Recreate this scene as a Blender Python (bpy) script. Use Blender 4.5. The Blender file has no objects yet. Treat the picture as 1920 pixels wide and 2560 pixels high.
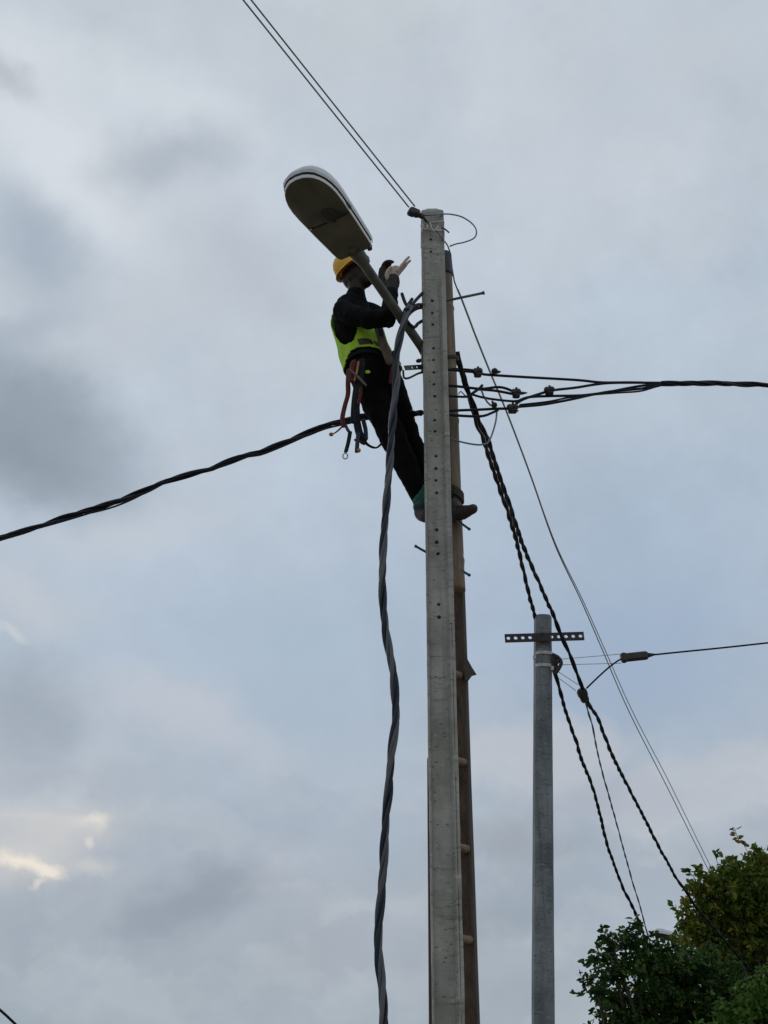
import bpy, bmesh, math, random
import numpy as np
from mathutils import Vector, Matrix, noise

random.seed(7)
rng = np.random.default_rng(7)
R = math.radians
scene = bpy.context.scene
COL = scene.collection

# ------------------------------------------------------------------ camera
FPX = 3517.0                      # focal length in photo pixels (1920 x 2560)
EL = R(31.0)                      # camera looks up by 31 degrees
CAM = Vector((0, 0, 1.6))
RIGHT = Vector((1, 0, 0))
UP = Vector((0, -math.sin(EL), math.cos(EL)))
FWD = Vector((0, math.cos(EL), math.sin(EL)))

cam_data = bpy.data.cameras.new('camera')
cam_data.sensor_fit = 'VERTICAL'
cam_data.sensor_height = 24.0
cam_data.lens = FPX / 2560.0 * 24.0
cam_data.clip_start = 0.1
cam_data.clip_end = 3000
cam = bpy.data.objects.new('camera', cam_data)
COL.objects.link(cam)
cam.location = CAM
cam.rotation_euler = (math.pi / 2 + EL, 0, 0)
scene.camera = cam


def ray(px, py):
    return RIGHT * ((px - 960) / FPX) + UP * ((1280 - py) / FPX) + FWD


def at(px, py, Y):
    """the point of the vertical plane at distance Y that the photo shows at (px, py)"""
    d = ray(px, py)
    return CAM + d * (Y / d.y)


def mpp(px, py, Y):
    return Y / ray(px, py).y / FPX


# ------------------------------------------------------------------ world
SUN_AZ, SUN_EL = R(-14), R(34)    # behind the clouds, low on the left
world = bpy.data.worlds.new('World')
scene.world = world
world.use_nodes = True
NT = world.node_tree
NT.nodes.clear()
NL = NT.links


def wn(kind, **kw):
    n = NT.nodes.new(kind)
    for k, v in kw.items():
        setattr(n, k, v)
    return n


def setin(n, idx, v):
    if hasattr(v, 'is_output') or isinstance(v, bpy.types.NodeSocket):
        NL.new(v, n.inputs[idx])
    else:
        n.inputs[idx].default_value = v


def wmath(op, a, b=0.0, c=None):
    n = wn('ShaderNodeMath', operation=op)
    setin(n, 0, a)
    setin(n, 1, b)
    if c is not None:
        setin(n, 2, c)
    return n.outputs[0]


def wvec(op, a, b=(0, 0, 0)):
    n = wn('ShaderNodeVectorMath', operation=op)
    setin(n, 0, a)
    setin(n, 1, b)
    return n.outputs['Value'] if op in ('DOT_PRODUCT', 'LENGTH') else n.outputs['Vector']


def wmix(fac, a, b, mode='MIX'):
    n = wn('ShaderNodeMix', data_type='RGBA', blend_type=mode)
    setin(n, 0, fac)
    for i, v in ((6, a), (7, b)):
        if isinstance(v, tuple):
            n.inputs[i].default_value = (*v[:3], 1)
        else:
            NL.new(v, n.inputs[i])
    return n.outputs[2]


def wnoise(vec, scale, detail=5, rough=0.5):
    n = wn('ShaderNodeTexNoise')
    NL.new(vec, n.inputs['Vector'])
    n.inputs['Scale'].default_value = scale
    n.inputs['Detail'].default_value = detail
    n.inputs['Roughness'].default_value = rough
    return n


def lin(c):
    return tuple((v / 255 / 12.92) if v / 255 <= 0.04045 else ((v / 255 + 0.055) / 1.055) ** 2.4 for v in c)


SKY_STRENGTH = 0.1
tc = wn('ShaderNodeTexCoord')
direc = tc.outputs['Generated']
sep = wn('ShaderNodeSeparateXYZ')
NL.new(direc, sep.inputs[0])
az = wmath('ARCTAN2', sep.outputs[0], sep.outputs[1])
el = wmath('ARCSINE', sep.outputs[2])
comb = wn('ShaderNodeCombineXYZ')
NL.new(az, comb.inputs[0])
NL.new(el, comb.inputs[1])
AE = comb.outputs[0]
# ragged cloud edges: the coordinates are stirred by noise of the direction
w1 = wnoise(direc, 7.0, 6, 0.55)
w2 = wnoise(direc, 34.0, 5, 0.6)
s1 = wvec('MULTIPLY', wvec('SUBTRACT', w1.outputs['Color'], (0.5, 0.5, 0.5)), (0.11, 0.09, 0))
s2 = wvec('MULTIPLY', wvec('SUBTRACT', w2.outputs['Color'], (0.5, 0.5, 0.5)), (0.030, 0.022, 0))
WAE = wvec('ADD', wvec('ADD', AE, s1), s2)
SAE = wvec('ADD', AE, wvec('MULTIPLY', s1, (0.22, 0.22, 0)))
SAE = wvec('ADD', SAE, s2)


def azel(px, py):
    d = ray(px, py).normalized()
    return math.atan2(d.x, d.y), math.asin(d.z)


def blob(px, py, rx, ry, rot=0.0, hard=0.0, coords=None):
    """soft cloud patch round a direction of the sky; 1 at its middle, 0 outside"""
    a0, e0 = azel(px, py)
    sa, se = rx / FPX / math.cos(e0), ry / FPX
    c, s = math.cos(R(rot)), math.sin(R(rot))
    d = wvec('SUBTRACT', coords or WAE, (a0, e0, 0))
    u = wvec('DOT_PRODUCT', d, (c / sa, s / sa, 0))
    v = wvec('DOT_PRODUCT', d, (-s / se, c / se, 0))
    q = wmath('SQRT', wmath('ADD', wmath('MULTIPLY', u, u), wmath('MULTIPLY', v, v)))
    m = wn('ShaderNodeMapRange', interpolation_type='SMOOTHSTEP')
    NL.new(q, m.inputs[0])
    m.inputs[1].default_value = hard
    m.inputs[2].default_value = 1.0
    m.inputs[3].default_value = 1.0
    m.inputs[4].default_value = 0.0
    return m.outputs[0]


ramp = wn('ShaderNodeValToRGB')
NL.new(wmath('DIVIDE', el, math.pi / 2), ramp.inputs[0])
stops = [(0.0, (163, 170, 177)), (11, (158, 168, 179)), (16, (162, 171, 183)), (21, (166, 178, 193)), (26, (166, 182, 201)),
         (31, (173, 187, 204)), (37, (184, 195, 208)), (44, (193, 201, 212)), (52, (196, 203, 212)), (90, (190, 198, 208))]
els = ramp.color_ramp.elements
while len(els) < len(stops):
    els.new(0.5)
for e, (deg, c) in zip(els, stops):
    e.position = deg / 90
    e.color = (*lin(c), 1)
col = ramp.outputs[0]
# broad grey and bluish veils
cl = wnoise(wvec('MULTIPLY', WAE, (1, 1.7, 1)), 4.2, 7, 0.52)
mr = wn('ShaderNodeMapRange')
NL.new(cl.outputs[0], mr.inputs[0])
mr.inputs[1].default_value = 0.35
mr.inputs[2].default_value = 0.68
mr.inputs[3].default_value = 0.0
mr.inputs[4].default_value = 1.0
col = wmix(mr.outputs[0], wmix(1.0, col, (0.95, 0.975, 1.0), 'MULTIPLY'), wmix(1.0, col, (1.06, 1.035, 1.02), 'MULTIPLY'))
fine = wnoise(direc, 11.0, 9, 0.64)
fm = wn('ShaderNodeMapRange')
NL.new(fine.outputs[0], fm.inputs[0])
fm.inputs[1].default_value = 0.3
fm.inputs[2].default_value = 0.7
fm.inputs[3].default_value = 0.925
fm.inputs[4].default_value = 1.075
col = wmix(1.0, col, fm.outputs[0], 'MULTIPLY')

DARK, GREY, BLUE = lin((125, 142, 159)), lin((154, 161, 174)), lin((156, 174, 194))
PALE, ROSE, WARM, GLOW = lin((213, 218, 226)), lin((186, 191, 203)), lin((197, 196, 198)), lin((241, 229, 215))
patches = [
    # px, py, rx, ry, rot, hard, colour, strength
    (170, 350, 460, 230, -24, 0.1, PALE, 0.9),
    (420, 210, 380, 120, -8, 0.0, PALE, 0.55),
    (70, 90, 210, 120, 0, 0.0, PALE, 0.7),
    (720, 140, 380, 180, -10, 0.0, lin((193, 200, 210)), 0.5),
    (50, 160, 110, 60, -10, 0.0, lin((163, 170, 178)), 0.55),
    (410, 370, 240, 150, 15, 0.0, lin((159, 170, 183)), 0.7),
    (560, 640, 360, 200, -20, 0.0, lin((170, 178, 191)), 0.55),
    (90, 620, 260, 200, -30, 0.0, lin((150, 165, 182)), 0.8),
    (330, 830, 300, 110, 25, 0.0, lin((186, 193, 204)), 0.5),
    (80, 1090, 400, 270, -12, 0.15, DARK, 0.95),
    (20, 1160, 210, 130, 0, 0.0, lin((110, 128, 144)), 0.5),
    (60, 840, 200, 90, 20, 0.0, lin((148, 161, 178)), 0.5),
    (330, 1330, 420, 110, 12, 0.0, lin((184, 193, 206)), 0.6),
    (60, 1500, 260, 130, 0, 0.0, lin((190, 195, 204)), 0.6),
    (60, 1760, 210, 200, 0, 0.1, lin((146, 158, 174)), 0.85),
    (440, 1800, 420, 130, -12, 0.0, ROSE, 0.7),
    (130, 1930, 260, 70, -10, 0.0, lin((160, 168, 180)), 0.5),
    (120, 2080, 300, 120, 0, 0.0, WARM, 0.9),
    (470, 2280, 330, 120, 22, 0.1, lin((139, 149, 164)), 0.9),
    (70, 2330, 130, 110, 30, 0.0, lin((148, 160, 175)), 0.6),
    (150, 2440, 300, 70, 18, 0.0, lin((168, 177, 188)), 0.55),
    (230, 2555, 300, 60, 0, 0.0, lin((143, 155, 166)), 0.7),
    (840, 2400, 260, 110, 10, 0.0, lin((160, 166, 178)), 0.6),
    (720, 2150, 220, 80, 0, 0.0, lin((172, 180, 194)), 0.5),
    (1560, 1630, 420, 290, 0, 0.1, lin((157, 174, 199)), 0.85),
    (760, 1650, 420, 280, 0, 0.0, lin((161, 180, 200)), 0.55),
    (1330, 1890, 330, 130, -6, 0.5, lin((183, 188, 198)), 0.9),
    (1790, 1970, 310, 125, 14, 0.5, lin((184, 189, 199)), 0.9),
    (1500, 2010, 360, 90, 0, 0.0, lin((172, 176, 188)), 0.7),
    (1290, 2130, 330, 100, -5, 0.0, lin((148, 156, 168)), 0.85),
    (1250, 2290, 220, 80, 0, 0.0, lin((146, 157, 168)), 0.6),
    (1300, 2430, 330, 100, 0, 0.0, lin((168, 176, 186)), 0.7),
    (1500, 300, 500, 200, 20, 0.0, lin((187, 196, 208)), 0.4),
    (1750, 120, 320, 130, 0, 0.0, lin((198, 204, 212)), 0.5),
]
for (px, py, rx, ry, rot, hard, c, k) in patches:
    col = wmix(wmath('MULTIPLY', blob(px, py, rx, ry, rot, hard), k), col, c)
heap = wnoise(wvec('MULTIPLY', WAE, (1, 2.0, 1)), 9.0, 8, 0.58)
hm = wn('ShaderNodeMapRange', interpolation_type='SMOOTHSTEP')
NL.new(heap.outputs[0], hm.inputs[0])
hm.inputs[1].default_value = 0.46
hm.inputs[2].default_value = 0.60
low = wn('ShaderNodeMapRange', interpolation_type='SMOOTHSTEP')
NL.new(el, low.inputs[0])
low.inputs[1].default_value = R(26)
low.inputs[2].default_value = R(14)
low.inputs[3].default_value = 0.0
low.inputs[4].default_value = 0.85
col = wmix(wmath('MULTIPLY', hm.outputs[0], low.outputs[0]), col, wmix(1.0, col, (1.14, 1.11, 1.07), 'MULTIPLY'))
# thin places where the low sun lights the cloud edges
for (px, py, rx, ry, rot, k) in [(50, 2166, 105, 17, -10, 0.85), (112, 2190, 50, 18, -22, 0.72), (88, 2218, 14, 14, 0, 0.5), (250, 2048, 40, 18, 12, 0.42), (225, 2060, 60, 22, 8, 0.3),
                                 (208, 2112, 24, 12, 0, 0.45), (235, 2172, 70, 20, 8, 0.25), (20, 1580, 60, 14, -12, 0.22), (40, 2160, 170, 55, 0, 0.35)]:
    col = wmix(wmath('MULTIPLY', blob(px, py, rx * 1.3, ry * 1.5, rot, 0.0, SAE), k), col, GLOW)
# cloud colours are given as seen, the sky strength is 0.1
col = wmix(1.0, col, (0.992 / SKY_STRENGTH, 1.010 / SKY_STRENGTH, 0.998 / SKY_STRENGTH), 'MULTIPLY')
sky_tex = wn('ShaderNodeTexSky', sky_type='NISHITA')
sky_tex.sun_disc = False
sky_tex.sun_elevation = SUN_EL
sky_tex.sun_rotation = SUN_AZ
col = wmix(0.95, sky_tex.outputs[0], col)
bg = wn('ShaderNodeBackground')
NL.new(col, bg.inputs[0])
bg.inputs[1].default_value = SKY_STRENGTH
wo = wn('ShaderNodeOutputWorld')
NL.new(bg.outputs[0], wo.inputs[0])

# ------------------------------------------------------------------ sun
sd = bpy.data.lights.new('sun', 'SUN')
sd.energy = 0.5
sd.angle = R(25)
sd.color = (1.0, 0.95, 0.87)
sun = bpy.data.objects.new('sun', sd)
COL.objects.link(sun)
sdir = Vector((math.sin(SUN_AZ) * math.cos(SUN_EL), math.cos(SUN_AZ) * math.cos(SUN_EL), math.sin(SUN_EL)))
sun.rotation_euler = sdir.to_track_quat('Z', 'Y').to_euler()
sun.location = (0, 0, 30)

scene.view_settings.view_transform = 'Standard'
scene.view_settings.look = 'None'
scene.view_settings.exposure = 0.0
scene.view_settings.gamma = 1.0
scene.view_settings.use_curve_mapping = False


# ------------------------------------------------------------------ materials
def mat(name, base, var=None, scale=8.0, rough=0.7, bump=0.0, bscale=40.0, metal=0.0, stretch=(1, 1, 1), spec=0.5, detail=6, lo=0.35, hi=0.65):
    m = bpy.data.materials.new(name)
    m.use_nodes = True
    nt = m.node_tree
    b = nt.nodes['Principled BSDF']
    b.inputs['Roughness'].default_value = rough
    b.inputs['Metallic'].default_value = metal
    b.inputs['Specular IOR Level'].default_value = spec
    t = nt.nodes.new('ShaderNodeTexCoord')
    mp = nt.nodes.new('ShaderNodeMapping')
    mp.inputs['Scale'].default_value = stretch
    nt.links.new(t.outputs['Object'], mp.inputs[0])
    n = nt.nodes.new('ShaderNodeTexNoise')
    n.inputs['Scale'].default_value = scale
    n.inputs['Detail'].default_value = detail
    n.inputs['Roughness'].default_value = 0.6
    nt.links.new(mp.outputs[0], n.inputs['Vector'])
    r = nt.nodes.new('ShaderNodeValToRGB')
    r.color_ramp.elements[0].position = lo
    r.color_ramp.elements[1].position = hi
    r.color_ramp.elements[0].color = (*base, 1)
    r.color_ramp.elements[1].color = (*(var or tuple(min(1, v * 1.35) for v in base)), 1)
    nt.links.new(n.outputs[0], r.inputs[0])
    nt.links.new(r.outputs[0], b.inputs['Base Color'])
    if bump:
        n2 = nt.nodes.new('ShaderNodeTexNoise')
        n2.inputs['Scale'].default_value = bscale
        n2.inputs['Detail'].default_value = 5
        nt.links.new(mp.outputs[0], n2.inputs['Vector'])
        bp = nt.nodes.new('ShaderNodeBump')
        bp.inputs['Strength'].default_value = bump
        bp.inputs['Distance'].default_value = 0.01
        nt.links.new(n2.outputs[0], bp.inputs['Height'])
        nt.links.new(bp.outputs[0], b.inputs['Normal'])
    return m


def concrete_mat(name, a, b_, stain, pits=True):
    """cast concrete: cloudy tone, vertical run-off, cross shutter marks and small air holes"""
    m = mat(name, a, b_, 5.0, 0.88, 0.35, 90.0, stretch=(1, 1, 0.55), detail=8)
    nt = m.node_tree
    bs = nt.nodes['Principled BSDF']
    ramp_out = bs.inputs['Base Color'].links[0].from_socket
    t = nt.nodes.new('ShaderNodeTexCoord')

    def layer(src, stretch, scale, lo, hi, colr, k, tex='NOISE'):
        mp = nt.nodes.new('ShaderNodeMapping')
        mp.inputs['Scale'].default_value = stretch
        nt.links.new(t.outputs['Object'], mp.inputs[0])
        if tex == 'NOISE':
            n = nt.nodes.new('ShaderNodeTexNoise')
            n.inputs['Detail'].default_value = 6
            out = n.outputs[0]
        else:
            n = nt.nodes.new('ShaderNodeTexVoronoi')
            out = n.outputs['Distance']
        n.inputs['Scale'].default_value = scale
        nt.links.new(mp.outputs[0], n.inputs['Vector'])
        mr_ = nt.nodes.new('ShaderNodeMapRange')
        mr_.inputs[1].default_value = lo
        mr_.inputs[2].default_value = hi
        mr_.inputs[3].default_value = 0
        mr_.inputs[4].default_value = k
        nt.links.new(out, mr_.inputs[0])
        mx = nt.nodes.new('ShaderNodeMix')
        mx.data_type = 'RGBA'
        nt.links.new(mr_.outputs[0], mx.inputs[0])
        nt.links.new(src, mx.inputs[6])
        mx.inputs[7].default_value = (*colr, 1)
        return mx.outputs[2]

    s = layer(ramp_out, (14, 14, 0.7), 1.6, 0.52, 0.72, stain, 0.75)
    s = layer(s, (3.0, 3.0, 26), 1.5, 0.60, 0.72, tuple(v * 0.5 for v in a), 0.6)
    s = layer(s, (1, 1, 1), 2.2, 0.5, 0.75, tuple(v * 0.78 for v in stain), 0.6)
    if pits:
        s = layer(s, (1, 1, 2.2), 17, 0.20, 0.09, tuple(v * 0.28 for v in a), 0.8, 'VORONOI')
        s = layer(s, (2.2, 2.2, 9), 8, 0.60, 0.70, tuple(v * 0.42 for v in a), 0.55)
        s = layer(s, (1.5, 1.5, 3), 11, 0.58, 0.75, tuple(min(1, v * 1.25) for v in b_), 0.5)
    nt.links.new(s, bs.inputs['Base Color'])
    return m


M = {
    'concrete': concrete_mat('cast_concrete', (0.28, 0.272, 0.23), (0.50, 0.485, 0.425), (0.255, 0.258, 0.243)),
    'concrete_far': concrete_mat('weathered_concrete', (0.125, 0.14, 0.145), (0.27, 0.29, 0.295), (0.10, 0.112, 0.118), True),
    'wood': mat('grey_wood', (0.20, 0.14, 0.085), (0.33, 0.25, 0.165), 9, 0.8, 0.5, 60, stretch=(5, 5, 0.35)),
    'wood_dark': mat('shaded_wood', (0.046, 0.030, 0.019), (0.135, 0.088, 0.054), 11, 0.85, 0.5, 60, stretch=(2, 2, 0.8)),  # dark brown carries the shade on the rail's inner face
    'wood_edge': mat('weathered_rail_edge', (0.06, 0.05, 0.042), (0.11, 0.09, 0.07), 9, 0.8, 0.3, 50, stretch=(3, 3, 0.5)),
    'bamboo': mat('dry_bamboo', (0.155, 0.115, 0.08), (0.28, 0.215, 0.15), 7, 0.75, 0.35, 70, stretch=(5, 5, 0.4)),
    'cable': mat('black_cable_sheath', (0.008, 0.010, 0.015), (0.016, 0.019, 0.026), 14, 0.6, 0.1, 60, spec=0.2),
    'cable_grey': mat('grey_cable_sheath', (0.055, 0.055, 0.062), (0.12, 0.117, 0.125), 9, 0.42, 0.15, 40, stretch=(1, 1, 0.3)),  # lighter grey cores, set against the blue-black ones
    'cable_blue': mat('blue_black_cable_sheath', (0.010, 0.016, 0.027), (0.026, 0.034, 0.048), 9, 0.5, 0.15, 40, stretch=(1, 1, 0.3), spec=0.3),
    'wire': mat('stranded_wire', (0.14, 0.175, 0.21), (0.22, 0.26, 0.30), 20, 0.5, metal=0.2),
    'wire_pale': mat('bare_aluminium_wire', (0.42, 0.45, 0.48), (0.55, 0.58, 0.60), 20, 0.5),
    'clamp': mat('black_clamp_plastic', (0.013, 0.013, 0.016), (0.03, 0.028, 0.028), 30, 0.5, 0.2, 60),
    'clamp_brown': mat('brown_black_clamp', (0.02, 0.016, 0.014), (0.045, 0.032, 0.026), 30, 0.55, 0.2, 60),
    'steel': mat('galvanised_steel', (0.10, 0.11, 0.115), (0.20, 0.21, 0.215), 22, 0.55, metal=0.5, bump=0.1),
    'band': mat('pale_steel_band', (0.40, 0.38, 0.34), (0.58, 0.55, 0.5), 25, 0.5, metal=0.2, bump=0.1),
    'rust': mat('dark_rusty_steel', (0.028, 0.024, 0.026), (0.06, 0.045, 0.04), 25, 0.75, 0.2, 60),
    'blue_steel': mat('blue_grey_bolt', (0.04, 0.07, 0.10), (0.07, 0.11, 0.15), 25, 0.5, metal=0.3),
    'arm_paint': mat('olive_painted_tube', (0.075, 0.085, 0.07), (0.125, 0.135, 0.11), 14, 0.6, 0.15, 50),
    'housing': mat('weathered_grey_housing', (0.70, 0.72, 0.73), (0.80, 0.81, 0.82), 9, 0.45, 0.05, 30),
    'rim': mat('pale_plastic_rim', (0.72, 0.70, 0.67), (0.80, 0.78, 0.76), 12, 0.5),
    'gasket': mat('dark_gasket', (0.02, 0.028, 0.033), (0.035, 0.045, 0.05), 12, 0.7),
    'glass_cover': mat('dirty_lamp_bowl', (0.05, 0.054, 0.036), (0.10, 0.105, 0.07), 5, 0.18, 0.05, 20),
    'rear_cover': mat('dirty_olive_cover', (0.085, 0.09, 0.062), (0.14, 0.145, 0.10), 6, 0.6, 0.1, 30),
    'lamp_dark': mat('dark_lamp_inside', (0.015, 0.017, 0.013), (0.03, 0.032, 0.024), 10, 0.4),
    'skin': mat('dark_skin', (0.022, 0.010, 0.0062), (0.034, 0.016, 0.010), 20, 0.5, spec=0.28),
    'shirt': mat('black_jersey', (0.0045, 0.0045, 0.006), (0.010, 0.0095, 0.011), 14, 0.95, 0.3, 120, spec=0.12),
    'trousers': mat('black_trousers', (0.004, 0.004, 0.0045), (0.010, 0.009, 0.0085), 9, 0.95, 0.3, 90, spec=0.12),
    'vest': mat('fluorescent_vest', (0.38, 0.74, 0.035), (0.56, 0.88, 0.07), 7, 0.75, 0.3, 50),
    'strip': mat('shaded_reflective_strip', (0.028, 0.034, 0.02), (0.06, 0.07, 0.04), 18, 0.5, 0.1, 40),  # shade on the grey strips is put into this dark olive colour
    'helmet': mat('yellow_helmet', (0.86, 0.45, 0.022), (0.92, 0.53, 0.04), 6, 0.4),
    'helmet_in': mat('orange_brim_lining', (0.33, 0.075, 0.018), (0.42, 0.10, 0.03), 10, 0.6),
    'glove_pale': mat('pale_work_glove', (0.46, 0.36, 0.29), (0.62, 0.50, 0.42), 30, 0.9, 0.3, 80),
    'glove_dark': mat('dark_work_glove', (0.022, 0.017, 0.016), (0.045, 0.03, 0.028), 30, 0.85, 0.3, 80),
    'boot': mat('brown_leather_boot', (0.022, 0.015, 0.012), (0.05, 0.032, 0.024), 20, 0.7, 0.3, 60),
    'sock': mat('teal_sock', (0.02, 0.10, 0.09), (0.05, 0.16, 0.12), 30, 0.9, 0.3, 80),
    'strap_red': mat('red_webbing', (0.075, 0.011, 0.009), (0.14, 0.022, 0.015), 30, 0.85, 0.2, 90),
    'strap_dark': mat('dark_webbing', (0.010, 0.013, 0.015), (0.024, 0.028, 0.031), 30, 0.9, 0.2, 90, spec=0.2),
    'strap_blue': mat('blue_grey_webbing', (0.02, 0.033, 0.055), (0.035, 0.05, 0.075), 30, 0.85, 0.2, 90),
    'tool': mat('worn_tool_leather', (0.11, 0.085, 0.065), (0.19, 0.155, 0.125), 22, 0.8, 0.2, 60),
    'ring': mat('bright_steel_ring', (0.5, 0.5, 0.5), (0.65, 0.65, 0.65), 20, 0.3, metal=0.9),
    'orange': mat('orange_plastic', (0.40, 0.13, 0.03), (0.5, 0.2, 0.05), 20, 0.6),
    'eye': mat('eye_white', (0.3, 0.27, 0.24), (0.35, 0.32, 0.28), 30, 0.3),
    'bark': mat('brown_bark', (0.05, 0.038, 0.027), (0.11, 0.085, 0.06), 12, 0.9, 0.6, 40, stretch=(3, 3, 0.6)),
    'earth': mat('dry_earth', (0.17, 0.13, 0.095), (0.27, 0.215, 0.16), 0.8, 0.95, 0.5, 30),
    'far_lamp': mat('white_lamp_housing', (0.55, 0.56, 0.58), (0.68, 0.69, 0.71), 9, 0.5),
}


def leaf_mat(name, c1, c2, c3):
    m = bpy.data.materials.new(name)
    m.use_nodes = True
    nt = m.node_tree
    nt.nodes.clear()
    g = nt.nodes.new('ShaderNodeNewGeometry')
    r = nt.nodes.new('ShaderNodeValToRGB')
    e = r.color_ramp.elements
    e[0].color = (*c1, 1)
    e[1].color = (*c3, 1)
    e[1].position = 0.97
    k = e.new(0.6)
    k.color = (*c2, 1)
    nt.links.new(g.outputs['Random Per Island'], r.inputs[0])
    d = nt.nodes.new('ShaderNodeBsdfPrincipled')
    d.inputs['Roughness'].default_value = 0.55
    d.inputs['Specular IOR Level'].default_value = 0.2
    tr = nt.nodes.new('ShaderNodeBsdfTranslucent')
    mx = nt.nodes.new('ShaderNodeMixShader')
    mx.inputs[0].default_value = 0.38
    nt.links.new(r.outputs[0], d.inputs['Base Color'])
    nt.links.new(r.outputs[0], tr.inputs[0])
    nt.links.new(d.outputs[0], mx.inputs[1])
    nt.links.new(tr.outputs[0], mx.inputs[2])
    o = nt.nodes.new('ShaderNodeOutputMaterial')
    nt.links.new(mx.outputs[0], o.inputs[0])
    return m


# ------------------------------------------------------------------ mesh helpers: every shape is (vertices, faces)
ORIG = {}


def join(parts):
    V, Fc = [], []
    for v, f in parts:
        k = len(V)
        V += [Vector(p) for p in v]
        Fc += [tuple(i + k for i in q) for q in f]
    return V, Fc


def tag(o, label=None, cat=None, group=None, kind=None):
    for k, v in (('label', label), ('category', cat), ('group', group), ('kind', kind)):
        if v:
            o[k] = v
    return o


def link(name, me, origin, parent):
    o = bpy.data.objects.new(name, me)
    COL.objects.link(o)
    if parent is not None:
        o.parent = parent
        o.location = origin - ORIG[parent.name]
    else:
        o.location = origin
    ORIG[o.name] = origin
    return o


def thing(name, loc, label, cat, group=None):
    o = link(name, None, Vector(loc), None)
    o.empty_display_size = 0.1
    return tag(o, label, cat, group)


def mesh(name, shape, material, parent=None, smooth=True, origin=None, angle=None):
    V, Fc = shape if isinstance(shape, tuple) else join(shape)
    V = [Vector(v) for v in V]
    if origin is None:
        lo = Vector((min(v.x for v in V), min(v.y for v in V), min(v.z for v in V)))
        hi = Vector((max(v.x for v in V), max(v.y for v in V), max(v.z for v in V)))
        origin = (lo + hi) / 2
        if parent is None:
            origin.z = lo.z
    me = bpy.data.meshes.new(name)
    me.from_pydata([tuple(v - origin) for v in V], [], [list(f) for f in Fc])
    me.update()
    bm = bmesh.new()
    bm.from_mesh(me)
    bmesh.ops.recalc_face_normals(bm, faces=bm.faces)
    bm.to_mesh(me)
    bm.free()
    me.materials.append(M[material] if isinstance(material, str) else material)
    if smooth:
        for p in me.polygons:
            p.use_smooth = True
        if angle:
            me.set_sharp_from_angle(angle=R(angle))
    return link(name, me, origin, parent)


def bake(o, *mods):
    """apply modifiers: (type, {settings})"""
    for t, kw in mods:
        m = o.modifiers.new(t.lower(), t)
        for k, v in kw.items():
            setattr(m, k, v)
    dg = bpy.context.evaluated_depsgraph_get()
    me = bpy.data.meshes.new_from_object(o.evaluated_get(dg))
    mats = [s.material for s in o.material_slots]
    old = o.data
    o.modifiers.clear()
    o.data = me
    me.name = o.name
    if not me.materials:
        for mm in mats:
            me.materials.append(mm)
    bpy.data.meshes.remove(old)
    for p in me.polygons:
        p.use_smooth = True
    return o


_tex = {}


def cloud_tex(size):
    if size not in _tex:
        t = bpy.data.textures.new('folds', 'CLOUDS')
        t.noise_scale = size
        t.noise_depth = 2
        _tex[size] = t
    return _tex[size]


def fuse(o, voxel, fold=0.0, fsize=0.08, smooth=4):
    mods = [('REMESH', dict(mode='VOXEL', voxel_size=voxel, use_smooth_shade=True)), ('SMOOTH', dict(iterations=smooth, factor=0.5))]
    if fold:
        mods.append(('DISPLACE', dict(texture=cloud_tex(fsize), strength=fold, mid_level=0.5, texture_coords='LOCAL')))
    return bake(o, *mods)


def spline(pts, step):
    """Catmull-Rom through the points, resampled about every step metres"""
    P = [Vector(p) for p in pts]
    if len(P) == 2:
        n = max(1, int((P[1] - P[0]).length / step))
        return [P[0].lerp(P[1], i / n) for i in range(n + 1)]
    Q = [P[0] * 2 - P[1]] + P + [P[-1] * 2 - P[-2]]
    out = []
    for i in range(1, len(Q) - 2):
        a, b, c, d = Q[i - 1], Q[i], Q[i + 1], Q[i + 2]
        n = max(1, int((c - b).length / step))
        for k in range(n):
            t = k / n
            out.append(0.5 * ((2 * b) + (c - a) * t + (2 * a - 5 * b + 4 * c - d) * t * t + (3 * b - a - 3 * c + d) * t ** 3))
    out.append(P[-1])
    return out


def frames(P):
    T = []
    for i in range(len(P)):
        a = P[max(0, i - 1)]
        b = P[min(len(P) - 1, i + 1)]
        d = b - a
        T.append(d.normalized() if d.length > 1e-9 else Vector((0, 0, 1)))
    n = T[0].cross(Vector((0, 1, 0.01)))
    if n.length < 1e-3:
        n = T[0].cross(Vector((1, 0, 0)))
    n.normalize()
    out = []
    for t in T:
        n = (n - t * n.dot(t))
        n.normalize()
        out.append((t, n, t.cross(n)))
    return out


def tube(P, r, n=8, flat=1.0, caps=True, dome=False, side=None):
    P = [Vector(p) for p in P]
    rr = list(r) if isinstance(r, (list, tuple)) else [r] * len(P)
    if dome:                                  # rounded ends
        d0 = (P[0] - P[1]).normalized()
        d1 = (P[-1] - P[-2]).normalized()
        a, b = [], []
        for q in (0.98, 0.8, 0.45):
            a.append((P[0] + d0 * rr[0] * q, rr[0] * math.sqrt(1 - q * q)))
            b.append((P[-1] + d1 * rr[-1] * q, rr[-1] * math.sqrt(1 - q * q)))
        b.reverse()
        rr = [x[1] for x in a] + rr + [x[1] for x in b]
        P = [x[0] for x in a] + P + [x[0] for x in b]
    fr = frames(P)
    V, Fc = [], []
    for p, (t, nn, bb), ri in zip(P, fr, rr):
        if side is not None:
            nn = side - t * side.dot(t)
            nn.normalize()
            bb = t.cross(nn)
        for k in range(n):
            a = 2 * math.pi * k / n
            V.append(p + nn * (math.cos(a) * ri) + bb * (math.sin(a) * ri * flat))
    for i in range(len(P) - 1):
        for k in range(n):
            Fc.append((i * n + k, i * n + (k + 1) % n, (i + 1) * n + (k + 1) % n, (i + 1) * n + k))
    if caps:
        Fc.append(tuple(range(n))[::-1])
        Fc.append(tuple((len(P) - 1) * n + k for k in range(n)))
    return V, Fc


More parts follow.
